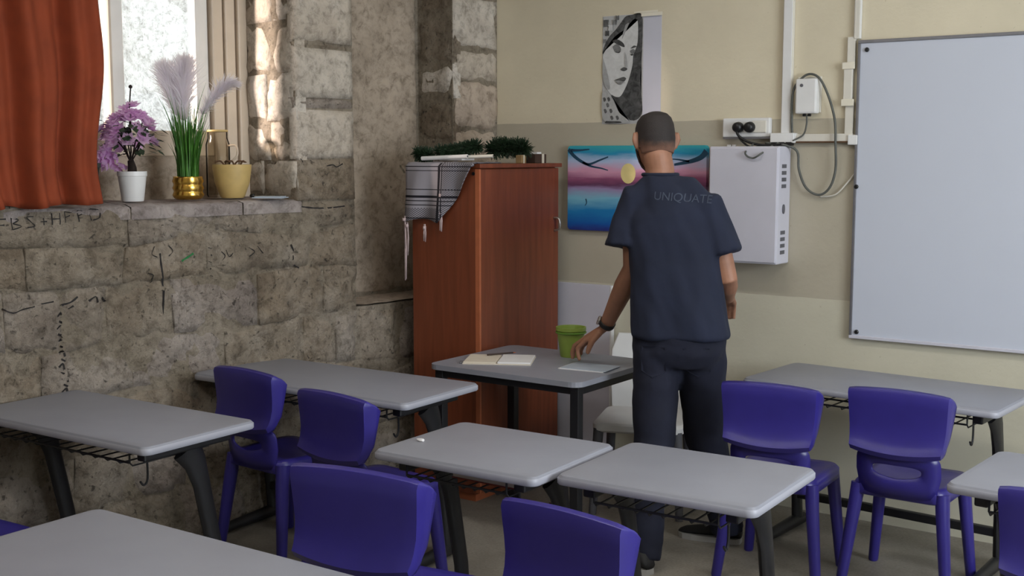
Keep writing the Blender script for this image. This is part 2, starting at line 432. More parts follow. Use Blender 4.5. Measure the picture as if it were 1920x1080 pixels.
def letters(txt_strokes, u0, z0, du, h, sl=0):
    """u grows to the left of the picture, so strokes run with -u"""
    out = []
    for k, st in enumerate(txt_strokes):
        for s in st: out.append([(u0 - (k + x*.75)*du, z0 + y*h + sl*k) for x, y in s])
    return out
L_ = {'F': [[(0,0),(0,1)],[(0,1),(.8,1)],[(0,.5),(.6,.5)]], 'B': [[(0,0),(0,1)],[(0,1),(.7,.8),(.1,.5)],[(.1,.5),(.9,.25),(0,0)]], 'S': [[(.8,.95),(.2,.9),(.5,.5),(.8,.15),(.1,.05)]],
      'H': [[(0,0),(0,1)],[(.8,0),(.8,1)],[(0,.5),(.8,.5)]], 'P': [[(0,0),(0,1)],[(0,1),(.8,.8),(0,.5)]], 'D': [[(0,0),(0,1)],[(0,1),(1.1,.8),(1,.2),(.2,0)]], '+': [[(.1,.4),(.8,.4)],[(.45,.1),(.45,.7)]], 'R': [[(0,0),(0,1)],[(0,1),(.8,.8),(0,.5)],[(.1,.5),(.8,0)]]}
mark(letters([L_['F'], L_['B'], L_['S'], L_['+'], L_['H'], L_['P'], L_['P'], L_['D']], 2.70, 1.362, .052, .045, .004), .0035, M['ink'])
mark([[(2.035, 1.24), (2.03, 1.14), (2.02, 1.02), (2.015, .90)]], .007, M['ink'])
mark([[(1.93, 1.20), (1.90, 1.215), (1.875, 1.23)]], .008, M['ink_green'])
mark([[(2.06, 1.27), (2.075, 1.24), (2.05, 1.225)], [(1.99, 1.27), (1.97, 1.245), (1.99, 1.225)], [(2.09, 1.16), (2.07, 1.15), (2.08, 1.12)]], .003, M['ink'])
col_s = []
for k in range(7):
    z = 1.02 - k*.05; u = 2.475 + .006*math.sin(k*2)
    col_s += [[(u+.012, z), (u-.006, z+.012), (u-.012, z-.012)], [(u+.006, z-.02), (u-.012, z-.03)]]
mark(col_s, .006, M['ink'])
mark([[(2.47, 1.06), (2.43, 1.07), (2.40, 1.09)], [(2.44, 1.045), (2.41, 1.06)], [(2.36, 1.07), (2.33, 1.085), (2.32, 1.06)], [(2.30, 1.08), (2.285, 1.06)]], .006, M['ink'])
mark([[(2.70, 1.07), (2.66, 1.05), (2.62, 1.06), (2.56, 1.07)], [(2.55, 1.075), (2.5, 1.08)]], .004, M['ink'])
mark([[(2.55, .64), (2.50, .62), (2.46, .64), (2.47, .67)]], .004, M['ink'])
mark([[(1.80-.01*k % .02, 1.25-.03*k), (1.785, 1.245-.03*k)] for k in range(7)], .003, M['ink'])
mark([[(1.74, 1.23), (1.72, 1.21), (1.735, 1.19)], [(1.715, 1.235), (1.70, 1.205), (1.68, 1.22)], [(1.60, 1.24), (1.575, 1.22), (1.60, 1.20)], [(1.56, 1.245), (1.53, 1.21)]], .003, M['ink'])
mark([[(1.37, 1.24), (1.355, 1.21)], [(1.36, 1.19), (1.362, 1.16)], [(1.355, 1.145), (1.33, 1.13)]], .005, M['ink'])
mark([[(1.60, 1.40), (1.50, 1.39), (1.42, 1.40), (1.33, 1.395)], [(1.30, 1.41), (1.2, 1.40), (1.05, 1.405)]], .005, M['ink'])
mark([[(1.16, 1.595), (1.12, 1.60), (1.10, 1.59), (1.06, 1.605)], [(1.30, 1.63), (1.29, 1.60)]], .004, M['ink'])

# window in the recess
win = bpy.data.objects.new('window_1', None); col.objects.link(win); win.location = wl(UW0, -.42, SILL); tag(win, 'tall casement window with pale frame in the stone recess', kind='structure')
def lb(name, u0, u1, n0, n1, z0, z1, mat, parent, bev=0):
    """box in the stone wall's frame, child of an Empty whose origin is at wl(UW0,-.42,SILL)"""
    bm = bmesh.new(); bx(bm, u0, u1, n0, n1, z0, z1, bev)
    org = Vector(parent.location) if parent.parent is None else Vector(parent.parent.location)
    for v in bm.verts: v.co = wl(*v.co) - org
    return mesh_obj(name, bm, mat, parent)
lb('apron_panel', UW0-.02, UW1, -.50, -.405, SILL-.02, 1.64, M['plaster'], win)
lb('bottom_rail', UW0-.02, UW1, -.49, -.41, 1.64, 1.755, M['frame_paint'], win, .006)
lb('top_rail', UW0-.02, UW1, -.49, -.41, ZW-.1, ZW, M['frame_paint'], win, .006)
for a, b_, f0 in ((UW0-.03, 1.365, -.375), (1.37, 1.425, -.39), (1.43, 1.49, -.40)):
    lb('side_casing', a, b_, -.5, f0, SILL, ZW, M['frame_paint'], win, .008)
for a, b_ in ((1.497, 1.565), (1.925, 1.985), (2.36, 2.42)):
    s = lb('sash_stile', a, b_, -.485, -.425, 1.755, ZW-.1, M['frame_white'], win, .006)
lb('sash_stile', 1.988, 2.0, -.485, -.41, 1.755, ZW-.1, M['frame_paint'], win, .003)
mg, nt, b_ = new_mat('window_glass')
nt.nodes.remove(b_); tr = nt.nodes.new('ShaderNodeBsdfTransparent'); gl = nt.nodes.new('ShaderNodeBsdfGlossy'); gl.inputs['Roughness'].default_value = .03
mx = nt.nodes.new('ShaderNodeMixShader'); mx.inputs[0].default_value = .06; tr.inputs[0].default_value = (.95, .96, .96, 1)
nt.links.new(tr.outputs[0], mx.inputs[1]); nt.links.new(gl.outputs[0], mx.inputs[2]); nt.links.new(mx.outputs[0], nt.nodes['Material Output'].inputs[0])
M['glass'] = mg
for a, b_ in ((1.565, 1.925), (2.0, 2.36), (2.42, 2.61)): lb('pane', a, b_, -.458, -.452, 1.755, ZW-.1, M['glass'], win)
# second window, right-hand wall, outside the picture
win2 = bpy.data.objects.new('window_2', None); col.objects.link(win2); win2.location = (XR+.12, 2.6, 1.15); tag(win2, 'wide classroom window in the right wall', kind='structure')
for a in ((-1.1, -1.04, 0, 1.5), (1.04, 1.1, 0, 1.5), (-.03, .03, 0, 1.5), (-1.1, 1.1, 0, .06), (-1.1, 1.1, 1.44, 1.5)): box('frame_bar', -.03, .03, *a, M['frame_white'], win2)
box('pane', -.004, .004, -1.04, 1.04, .06, 1.44, M['glass'], win2)

# courtyard wall outside the window
M['out'] = stone_mat('pale_courtyard_stone', [(168, 160, 150), (205, 198, 188), (228, 222, 214), (196, 186, 176), (214, 206, 198)], .4, .6, .5)  # pale mottled tones are the stone's own colour
bm = bmesh.new()
bx(bm, -1.5, 7, -4.3, -4.0, -.3, 5)
for v in bm.verts: v.co = wl(*v.co)
tag(mesh_obj('courtyard_wall', bm, M['out']), 'pale courtyard wall seen through the window', kind='structure')
bm = bmesh.new(); bx(bm, -1.5, 7, -4.0, -.75, -.4, -.3)
for v in bm.verts: v.co = wl(*v.co)
tag(mesh_obj('courtyard_ground', bm, M['out']), 'pale stone courtyard ground', kind='structure')
# leafless bush twigs in the courtyard
bm = bmesh.new()
for k in range(150):
    p = Vector((random.uniform(2.0, 5.5), random.uniform(-3.7, -2.9), random.uniform(0, 3.2)))
    d = Vector((random.uniform(-1, 1), random.uniform(-.3, .3), random.uniform(.1, 1))).normalized()
    e = p + d*random.uniform(.25, .6); m_ = (p+e)/2 + Vector((random.uniform(-.05, .05), 0, random.uniform(-.05, .05)))
    tube(bm, [wl(*p), wl(*m_), wl(*e)], [.010, .007, .003], 4)
for k in range(6):
    u = 2.2 + k*.6; tube(bm, [wl(u, -3.3, -.3), wl(u+.1, -3.3, 1.2), wl(u-.05, -3.25, 2.4), wl(u+.15, -3.3, 3.4)], [.035, .028, .018, .008], 6)
tag(mesh_obj('bare_bush', bm, simple('grey_twig', (150, 138, 128), .9, .2, 20)), 'bare grey bush outside the window', 'bush', kind='stuff')

# ceiling lamps (outside the picture)
def ceiling_lamp(x, y, label):
    t = thing('ceiling_lamp', label, 'lamp', (x, y, ZC), 0, 'fluorescent ceiling lamps')
    box('housing', -.62, .62, -.09, .09, -.06, 0, M['white_metal'], t, .008)
    mm, nt, b = new_mat('lamp_tube'); b.inputs['Emission Color'].default_value = (1, .96, .9, 1); b.inputs['Emission Strength'].default_value = 4
    for s in (-.045, .045):
        bm = bmesh.new(); tube(bm, [(-.58, s, -.08), (.58, s, -.08)], .014, 10); mesh_obj('tube', bm, mm, t)
    l = light('lamp_light', 'AREA', (x, y, ZC-.12), (0, 0, 0), 12.5, (1.0, .95, .88), shape='RECTANGLE', size=1.2, size_y=.2)
for i, (x, y) in enumerate(((-2.2, 3.3), (-.1, 3.3), (-2.6, 1.1), (-.1, 1.1))): ceiling_lamp(x, y, 'white twin tube ceiling lamp, ' + ['nearest the stone wall and whiteboard wall', 'nearest the whiteboard', 'towards the back beside the stone wall', 'towards the back of the room'][i])
# ------------------------------------------------------------------ wardrobe and what lies on it
CX0, CX1, CY0, CY1, CZ = -3.70, -3.298, 4.402, 5.075, 1.605
wd = thing('wardrobe', 'tall reddish brown wooden wardrobe standing in the corner', 'wardrobe', ((CX0+CX1)/2, (CY0+CY1)/2, 0))
ox, oy = wd.location.x, wd.location.y
hx, hy = (CX1-CX0)/2, (CY1-CY0)/2
box('body', -hx, hx-.022, -hy, hy, .04, CZ-.02, M['wood'], wd, .003)
box('plinth', -hx+.02, hx-.04, -hy+.02, hy-.02, 0, .04, M['wood_edge'], wd)
box('top_panel', -hx-.01, hx+.012, -hy-.008, hy+.012, CZ-.02, CZ, M['wood'], wd, .003)
dr = box('door', hx-.020, hx, -hy+.002, hy-.002, .05, CZ-.024, M['wood'], wd, .003)
box('door_edge', hx-.022, hx+.0015, -hy-.001, -hy+.012, .05, CZ-.024, M['wood_edge'], dr)
bm = bmesh.new(); tube(bm, smooth_path([(hx, hy-.045, 1.33), (hx+.03, hy-.045, 1.325), (hx+.032, hy-.04, 1.28), (hx, hy-.04, 1.265)], 4), .006, 8); mesh_obj('handle', bm, M['steel'], dr, True)
bm = bmesh.new(); lathe(bm, [(.008, 0), (.008, .004)], 10)
for v in bm.verts: v.co = Vector((v.co.x + hx - .03, -hy - v.co.z - .001, 0 + v.co.y + CZ - .045))
mesh_obj('screw_cap', bm, M['black_plastic'], wd)

# checked scarf: lies on the top and hangs over the side that faces the desks
def scarf_mat():
    m, nt, b = new_mat('checked_scarf')
    sx = nt.nodes.new('ShaderNodeSeparateXYZ'); uv = nt.nodes.new('ShaderNodeUVMap'); nt.links.new(uv.outputs[0], sx.inputs[0])
    def bands(val, stops):   # 1 inside any band
        out = None
        for c, h in stops:
            d = math_n(nt, 'ABSOLUTE', math_n(nt, 'SUBTRACT', val, c)); k = math_n(nt, 'LESS_THAN', d, h)
            out = k if out is None else math_n(nt, 'MAXIMUM', out, k)
        return out
    k1 = bands(sx.outputs['Y'], [(.06, .008), (.13, .006), (.44, .007), (.56, .020), (.63, .008), (.70, .008), (.92, .008)])
    k2 = bands(sx.outputs['X'], [(.50, .02), (.545, .008)])
    ch = nt.nodes.new('ShaderNodeTexChecker'); ch.inputs['Scale'].default_value = 60; nt.links.new(uv.outputs[0], ch.inputs['Vector'])
    dense = math_n(nt, 'MULTIPLY', math_n(nt, 'GREATER_THAN', sx.outputs['X'], .555), ch.outputs['Fac'])
    dense2 = math_n(nt, 'MULTIPLY', math_n(nt, 'GREATER_THAN', sx.outputs['Y'], .75), ch.outputs['Fac'])
    k = math_n(nt, 'MAXIMUM', math_n(nt, 'MAXIMUM', k1, k2), math_n(nt, 'MULTIPLY', math_n(nt, 'MAXIMUM', dense, dense2), .75))
    nt.links.new(mix(nt, lin((150, 146, 154)), lin((22, 20, 30)), k), b.inputs['Base Color']); b.inputs['Roughness'].default_value = .95
    return m
M['scarf'] = scarf_mat()
sc = thing('scarf', 'grey and black checked scarf hanging over the wardrobe side', 'scarf', (ox, CY0, CZ))
bm = bmesh.new(); uvl = bm.loops.layers.uv.new('UVMap'); nu, nv = 26, 22; g = []; uvd = {}
xs0, xs1 = -hx-.015, hx-.005
for j in range(nv+1):
    row = []
    for i in range(nu+1):
        s = i/nu; x = xs0 + (xs1-xs0)*s
        if s < .5: dropl = .285 - .02*math.sin(s*6)
        else: dropl = .27*max(0, 1-(s-.5)/.47)**.85 + .012
        t = j/nv
        if t < .28:                                  # on the top panel
            tt = 1 - t/.28; y = .30*tt*(1-.35*s) - .012; z = .006 + .006*noise.noise(Vector((x*20, y*20, 0)))
        else:
            tt = (t-.28)/.72; y = -.022 - .012*math.sin(x*38 + tt*2)*(.3+tt) - .006; z = .004 - dropl*tt
        v = bm.verts.new((x - .012*t*(1-s), y, z)); uvd[v] = (s, max(0, (t-.28)/.72)*dropl/.285 if t >= .28 else 0); row.append(v)
    g.append(row)
for j in range(nv):
    for i in range(nu):
        f = bm.faces.new((g[j][i], g[j][i+1], g[j+1][i+1], g[j+1][i]))
        for l in f.loops: l[uvl].uv = uvd[l.vert]
o = mesh_obj('cloth', bm, M['scarf'], sc, True); sm = o.modifiers.new('thick', 'SOLIDIFY'); sm.thickness = .004
def tassel(x, z0, z1, r=.008):
    bm = bmesh.new()
    for k in range(5):
        dx = random.uniform(-.007, .007); tube(bm, [(x+dx*.3, -.032, z0), (x+dx+.004, -.035, (z0+z1)/2), (x+dx, -.033, z1+random.uniform(0, .02))], [r*.45, r*.4, r*.3], 5)
    tube(bm, [(x, -.033, z0-.01), (x, -.034, z0-.025)], r, 6)
    mesh_obj('tassel', bm, M['tassel'], sc, True)
M['tassel'] = simple('tassel_yarn', (196, 176, 176), .95, .1, 40)
tassel(-hx-.02, -.25, -.56, .012); tassel(-hx-.005, -.28, -.44); tassel(-.098, -.285, -.37); tassel(.0, -.13, -.21); tassel(.0, -.21, -.32)
def garland(name, pts, r, n, label):
    t = thing(name, label, 'garland', pts[0])
    o0 = Vector(pts[0]); bm = bmesh.new(); P = smooth_path(pts, 10)
    tube(bm, [p-o0 for p in P[::3]], r*.45, 6)
    for k in range(n):
        p = random.choice(P) - o0; d = Vector((random.gauss(0, 1), random.gauss(0, 1), random.gauss(0, 1))).normalized(); a = d.orthogonal().normalized()*.0035
        e = p + d*r*random.uniform(.7, 1.1)
        bm.faces.new([bm.verts.new(x) for x in (p+a, p-a, e-a*.4, e+a*.4)])
    o = mesh_obj('tinsel', bm, M['tinsel'], t, recalc=False); o['kind'] = 'stuff'
    return t
ZT = CZ + .012
garland('tinsel_garland', [(-3.71, 4.46, ZT+.035), (-3.68, 4.47, ZT+.03), (-3.65, 4.475, ZT+.03)], .042, 700, 'short black green tinsel tuft at the left end of the wardrobe top')
garland('tinsel_garland', [(-3.66, 4.56, ZT+.045), (-3.60, 4.60, ZT+.05), (-3.53, 4.64, ZT+.065), (-3.50, 4.66, ZT+.07)], .042, 1100, 'long dark tinsel strand lying behind the white rolls on the wardrobe')
garland('tinsel_garland', [(-3.50, 4.78, ZT+.058), (-3.45, 4.80, ZT+.066), (-3.39, 4.82, ZT+.066), (-3.34, 4.83, ZT+.060)], .056, 1500, 'thick bright green tinsel bunch highest on the wardrobe')
def roll(p0, p1, r, mat, label, nm='paper_roll', cat='paper roll'):
    t = thing(nm, label, cat, p0); bm = bmesh.new(); d = Vector(p1)-Vector(p0)
    tube(bm, [Vector((0, 0, 0)), d*.33, d*.66, d], r, 12); o = mesh_obj('sheet', bm, mat, t, True); auto_smooth(o)
    bm = bmesh.new(); tube(bm, [d, d*1.004], r*.55, 10); mesh_obj('core', bm, M['black_plastic'], t)
roll((-3.66, 4.43, ZT+.012), (-3.42, 4.475, ZT+.022), .010, M['paper'], 'thin white paper roll lying along the front of the wardrobe top')
roll((-3.60, 4.50, ZT+.014), (-3.34, 4.57, ZT+.024), .008, M['cream_plastic'], 'thinner cream rod lying slantwise on the scarf')
pk = thing('paper_bundle', 'folded white paper bundle under the tinsel on the wardrobe', 'paper', (-3.55, 4.56, ZT-.008))
bm = bmesh.new(); bx(bm, -.07, .07, -.05, .05, .01, .022, .003); mesh_obj('folded_sheet', bm, M['paper'], pk)
bm = bmesh.new(); bx(bm, -.05, .075, -.03, .06, .022, .036, .003); mesh_obj('folded_sheet', bm, M['blue_card'], pk)
bxx = thing('small_box', 'small dark brown box near the far end of the wardrobe top', 'box', (-3.36, 4.96, CZ))
box('carton', -.03, .03, -.05, .05, 0, .045, simple('dark_carton', (62, 44, 34), .8, .1, 20), bxx, .003); box('paper_band', -.031, .031, .008, .028, -.0, .046, M['paper_cream'], bxx); box('lid', -.03, .02, -.02, .02, .045, .055, M['paper'], bxx, .002)
st = thing('small_box', 'little tan cardboard box beside the green tinsel on the wardrobe', 'box', (-3.34, 4.80, CZ)); box('carton', -.018, .018, -.02, .02, 0, .04, simple('tan_carton', (140, 116, 80), .85, .1, 20), st, .003); box('tape_strip', -.0185, .0185, -.004, .004, .0, .0405, M['tape'], st)

# ------------------------------------------------------------------ things on the painted wall
def wall_thing(name, label, cat, x, z, group=None): return thing(name, label, cat, (x, YB, z), 0, group)
# whiteboard (left end of it is in the picture)
WBX0, WBX1, WBZ0, WBZ1 = -1.812, .62, .832, 2.142
wt = wall_thing('whiteboard', 'large white enamel whiteboard in thin metal frame', 'whiteboard', (WBX0+WBX1)/2, WBZ0)
hw = (WBX1-WBX0)/2; hh = WBZ1-WBZ0
box('panel', -hw+.008, hw-.008, -.022, -.002, .012, hh-.012, M['wboard'], wt, .002)
box('frame_rail', -hw, hw, -.028, -.001, hh-.014, hh, M['alu'], wt, .002); box('frame_rail', -hw, hw, -.03, -.001, 0, .014, M['white_metal'], wt, .002)
box('frame_stile', -hw, -hw+.012, -.028, -.001, .014, hh-.014, M['alu'], wt, .002); box('frame_stile', hw-.012, hw, -.028, -.001, .014, hh-.014, M['alu'], wt, .002)
for dx, dz in ((.040, hh-.042), (.012, hh/2+.02), (.034, .03)):
    bm = bmesh.new(); lathe(bm, [(.010, .0), (.010, .004), (.006, .008)], 12)
    for v in bm.verts: v.co = Vector((-hw + dx + v.co.x, -.024 - v.co.z, dz + v.co.y))
    mesh_obj('screw', bm, M['black_plastic'], wt)
# white steel wall cabinet with vents
bt = wall_thing('wall_cabinet', 'white steel equipment cabinet with side vents beside the painting', 'cabinet', -2.286, 1.152)
box('body', -.171, .171, -.14, -.001, 0, .533, M['white_metal'], bt, .006)
box('door', -.165, .165, -.146, -.139, .008, .525, M['white_metal'], bt, .003)
for k in range(4):
    box('vent', .168, .1725, -.105, -.055, .435-k*.030, .452-k*.030, M['vent'], bt); box('vent', .168, .1725, -.105, -.055, .045+k*.030, .062+k*.030, M['vent'], bt)
bm = bmesh.new(); lathe(bm, [(.012, 0), (.012, .005), (.004, .007)], 12)
for v in bm.verts: v.co = Vector((.171 + v.co.z, -.08 + v.co.x, .25 + v.co.y*1.8))
mesh_obj('lock', bm, M['vent'], bt)
# painting on canvas
def canvas_mat():
    m, nt, b = new_mat('landscape_painting')
    sx = nt.nodes.new('ShaderNodeSeparateXYZ'); nt.links.new(coords(nt, 'obj'), sx.inputs[0])
    mp = nt.nodes.new('ShaderNodeMapping'); mp.inputs['Scale'].default_value = (4, 1, 22); nt.links.new(coords(nt, 'obj'), mp.inputs[0])
    n = nt.nodes.new('ShaderNodeTexNoise'); n.inputs['Scale'].default_value = 1.2; n.inputs['Detail'].default_value = 5; nt.links.new(mp.outputs[0], n.inputs['Vector'])
    z = math_n(nt, 'DIVIDE', math_n(nt, 'ADD', sx.outputs['Z'], math_n(nt, 'MULTIPLY', math_n(nt, 'SUBTRACT', n.outputs['Fac'], .5), .07)), .42)
    c = ramp(nt, z, [(0, lin((40, 50, 120))), (.08, lin((24, 84, 158))), (.24, lin((34, 120, 176))), (.40, lin((120, 178, 200))), (.50, lin((150, 130, 168))), (.56, lin((100, 60, 90))), (.62, lin((140, 80, 112))), (.72, lin((206, 150, 176))), (.84, lin((168, 186, 216))), (.93, lin((44, 140, 180))), (1, lin((60, 160, 170)))])
    nt.links.new(c, b.inputs['Base Color']); b.inputs['Roughness'].default_value = .9; b.inputs['Specular IOR Level'].default_value = .2
    bump(nt, b, noise_tex(nt, 80, 2, .5, 'obj'), .15, .004)
    return m
ct = wall_thing('canvas_painting', 'blue and pink lake landscape painting on canvas behind the man', 'painting', -2.915, 1.264)
bm = bmesh.new(); prism(bm, rrect(-.39, .39, 0, .428, .018), -.03, -.001); mesh_obj('canvas', bm, canvas_mat(), ct)
M['branch'] = simple('painted_branch', (20, 62, 88), .7, .1, 20)
def strokes(parent, lst, y, mat, name):
    bm = bmesh.new()
    for pts, r in lst:
        P = smooth_path([(a, y, b) for a, b in pts], 6); n = len(P)
        L = []; 
        for i, p in enumerate(P):
            d = (P[min(i+1, n-1)]-P[max(i-1, 0)]).normalized(); nn = Vector((-d.z, 0, d.x)) * r*(1-.7*i/n)
            L.append((bm.verts.new(p+nn), bm.verts.new(p-nn)))
        for i in range(n-1): bm.faces.new((L[i][0], L[i+1][0], L[i+1][1], L[i][1]))
    return mesh_obj(name, bm, mat, parent)
for _st in [([(-.385, .41), (-.35, .375), (-.30, .345), (-.26, .335), (-.20, .355), (-.15, .372)], .010), ([(-.30, .345), (-.25, .325), (-.19, .315), (-.15, .305)], .006), ([(-.37, .405), (-.32, .405), (-.26, .41)], .008), ([(.39, .40), (.36, .37), (.30, .35), (.22, .335)], .016), ([(.30, .35), (.24, .36), (.2, .362)], .005), ([(-.28, .16), (-.275, .14), (-.285, .125)], .004)]: strokes(ct, [_st], -.0312, M['branch'], 'painted_branch')
bm = bmesh.new(); a = [bm.verts.new((-.035+.042*math.cos(t*.3142), -.0308, .29+.05*math.sin(t*.3142))) for t in range(20)]; bm.faces.new(a); mesh_obj('painted_moon', bm, simple('pale_yellow_paint', (222, 204, 140), .7, .08, 12), ct)
# pencil portrait poster
pt = wall_thing('portrait_poster', 'black and white pencil portrait of a woman taped to the wall', 'poster', -2.955, 1.80)
PW, PH = .33, .53
box('sheet', -PW/2, PW/2, -.002, -.0005, 0, PH, simple('grey_lilac_paper', (196, 196, 208), .85, .02, 8), pt)
G = {}
def gm(v):
    if v not in G:
        m, nt, b = new_mat('graphite_%d' % v); f = noise_tex(nt, 28, 4, .6, 'obj', 1.0); am = 24 if v < 140 else 9; lo = lin((max(0, v-am),)*3); hi = lin((min(255, v+am),)*3)
        nt.links.new(ramp(nt, f, [(.32, lo), (.68, hi)]), b.inputs['Base Color']); b.inputs['Roughness'].default_value = .9; G[v] = m
    return G[v]
lay = [0]
def flat(poly, v, name, sm=True):
    lay[0] += 1; y = -.002 - .0003*lay[0]
    P = [Vector((x, y, z)) for x, z in poly]
    if sm: P = smooth_path(P + [P[0]], 4)[:-1]
    bm = bmesh.new(); f = bm.faces.new([bm.verts.new(p) for p in P]); bmesh.ops.triangulate(bm, faces=[f]); mesh_obj(name, bm, gm(v), pt)
def pp(px, py): return (-PW/2 + (px-95)/515*PW, PH - (py-90)/(1010-90)*PH)    # drawing laid out on a 515 x 920 grid
def F(lst, v, name, sm=True): flat([pp(*p) for p in lst], v, name, sm)
F([(96, 92), (455, 92), (455, 1008), (96, 1008)], 176, 'drawing_ground', False)
F([(300, 120), (360, 92), (440, 100), (448, 300), (440, 520), (432, 640), (448, 800), (450, 930), (380, 985), (270, 940), (200, 830), (180, 760), (300, 560), (330, 300)], 66, 'hair')
F([(150, 300), (230, 240), (370, 125), (405, 150), (405, 330), (370, 430), (362, 520), (330, 640), (290, 730), (250, 780), (190, 765), (130, 700), (100, 560), (102, 400)], 202, 'face')
F([(330, 95), (420, 92), (408, 140), (372, 130), (290, 210), (200, 270), (140, 350), (100, 410), (100, 370), (150, 270), (230, 190), (290, 110)], 74, 'hair_band')
F([(300, 170), (330, 160), (300, 230), (270, 290), (280, 230)], 150, 'fringe')
F([(180, 300), (230, 292), (280, 325), (292, 360), (250, 345), (205, 320)], 60, 'eyebrow'); F([(185, 350), (225, 330), (262, 370), (245, 400), (205, 392)], 112, 'eyelid'); F([(200, 392), (235, 402), (262, 390), (240, 408)], 48, 'lashes')
F([(345, 375), (375, 352), (400, 362), (370, 372)], 70, 'eyebrow'); F([(340, 395), (370, 380), (388, 400), (362, 425)], 120, 'eyelid'); F([(340, 420), (365, 432), (378, 420), (360, 436)], 56, 'lashes')
F([(296, 400), (312, 440), (322, 530), (300, 520)], 168, 'nose_shade'); F([(260, 545), (290, 530), (322, 545), (300, 562), (272, 558)], 70, 'nostril')
F([(200, 640), (250, 622), (290, 612), (312, 628), (290, 645), (240, 640)], 72, 'upper_lip'); F([(215, 645), (290, 648), (305, 640), (270, 672), (240, 670)], 132, 'lower_lip')
F([(104, 440), (140, 560), (170, 700), (130, 700), (100, 580)], 160, 'cheek_shade')
for k, (cx, cy, r) in enumerate(((130, 150, 26), (170, 190, 24), (205, 145, 20), (140, 235, 20), (118, 300, 16), (230, 110, 18))):
    F([(cx + r*(1.2 if i % 2 else .7)*math.cos(i*.785), cy + r*1.3*(1.2 if i % 2 else .7)*math.sin(i*.785)) for i in range(8)], (92, 196, 110, 70, 120, 90)[k], 'flower')
F([(100, 740), (140, 720), (200, 800), (260, 920), (330, 960), (340, 1000), (140, 1000), (100, 900)], 170, 'shawl')
for (x, y) in ((120, 800), (150, 850), (180, 900), (130, 900), (160, 800), (190, 960), (240, 960)): F([(x-14, y-14), (x+4, y-20), (x+16, y+6), (x-2, y+18)], 84, 'shawl_check')
F([(140, 985), (260, 990), (270, 1003), (140, 1003)], 60, 'signature')
for x0, x1, z0, z1 in ((.06, .175, .515, .532), (.02, .15, .533, .541)): box('tape', x0, x1, -.016, -.0145, z0, z1, M['tape'], pt)

# socket strip, trunking, charger and cables
so = wall_thing('socket_strip', 'white wall socket strip with two black plugs', 'socket', -2.325, 1.728)
box('plate', -.121, .115, -.03, -.001, 0, .088, M['white_plastic'], so, .006); box('switch_module', .03, .10, -.036, -.029, .02, .075, M['cream_plastic'], so, .004)
box('shelf_lip', -.115, .12, -.036, -.001, -.008, .0, M['alu'], so)
for dx in (-.035, .022):
    bm = bmesh.new(); lathe(bm, [(.024, .0), (.026, .012), (.022, .034), (.012, .04)], 16)
    for v in bm.verts: v.co = Vector((dx + v.co.x, -.03 - v.co.z, .045 + v.co.y))
    pl = mesh_obj('plug', bm, M['black_plastic'], so, True)
for dx in (-.105, -.08): box('wall_anchor', dx, dx+.018, -.012, -.001, -.05, -.034, M['white_plastic'], so, .002)
tv = wall_thing('cable_trunking', 'tall white vertical cable trunking above the wall cabinet', 'trunking', -2.135, 1.745)
box('duct', -.026, .022, -.022, -.001, 0, ZC-1.75, M['cream_plastic'], tv, .002); box('cover_strip', -.022, .018, -.025, -.021, 0, ZC-1.75, M['white_plastic'], tv, .001)
th = wall_thing('cable_trunking', 'short horizontal white trunking running from sockets to whiteboard', 'trunking', -1.965, 1.70)
box('duct', -.135, .14, -.022, -.001, .006, .040, M['cream_plastic'], th, .002); box('bottom_lip', -.135, .12, -.026, -.001, 0, .007, M['twig'], th); box('end_cap', .12, .165, -.03, -.001, -.01, .034, M['white_plastic'], th, .004)
jb = wall_thing('junction_box', 'white junction box with dark connectors next to the sockets', 'junction box', -2.14, 1.70)
box('housing', -.06, .055, -.05, -.001, .0, .045, M['white_plastic'], jb, .004)
for dx in (-.05, -.015, .02): box('connector', dx, dx+.025, -.06, -.02, -.012, .004, M['black_plastic'], jb, .002)
t2 = wall_thing('cable_trunking', 'crooked taped trunking along the left edge of whiteboard', 'trunking', -1.845, 1.72)
for i, (x0, x1, z0, z1, d) in enumerate(((-.02, .018, .0, .16, .018), (-.028, .012, .15, .32, .026), (-.018, .018, .31, .44, .018))): box('duct_piece', x0, x1, -d, -.001, z0, z1, M['cream_plastic'], t2, .003)
for z in (.14, .30): box('tape', -.034, .022, -d-.014, -d-.006, z, z+.03, M['tape'], t2, .002)
t3 = wall_thing('cable_trunking', 'thin white trunking rising from the whiteboard top corner', 'trunking', -1.82, 2.15); box('duct', -.016, .014, -.018, -.001, .0, ZC-2.15, M['white_plastic'], t3, .002); box('cover_strip', -.012, .010, -.021, -.0175, 0, ZC-2.15, M['cream_plastic'], t3, .001)
rt = wall_thing('charger_box', 'small white charger box with cable looped around it', 'charger', -2.035, 1.83)
box('casing', -.05, .05, -.05, -.004, 0, .155, M['white_plastic'], rt, .008); box('back_plate', -.056, .056, -.006, -.0005, .004, .165, M['cream_plastic'], rt, .003)
for dx in (-.012, .012): box('port', dx-.006, dx+.006, -.036, -.02, -.012, .0, M['black_plastic'], rt, .002)
bm = bmesh.new(); lathe(bm, [(.008, 0), (.006, .003)], 10)
for v in bm.verts: v.co = Vector((-.02 + v.co.x, -.05 - v.co.z, .125 + v.co.y))
mesh_obj('led_button', bm, M['vent'], rt)
def cable(pts, r, mat, label):
    o0 = Vector((pts[0][0], YB-.04, pts[0][1])); bm = bmesh.new()
    tube(bm, smooth_path([Vector((p[0], YB-(p[2] if len(p) > 2 else .03), p[1])) - o0 for p in pts], 6), r, 7)
    o = mesh_obj('cable', bm, mat, None, True); o.location = o0; tag(o, label, 'cable', 'cables by the sockets')
M['grey_cable'] = simple('grey_cable', (84, 86, 82), .6, .1, 30)
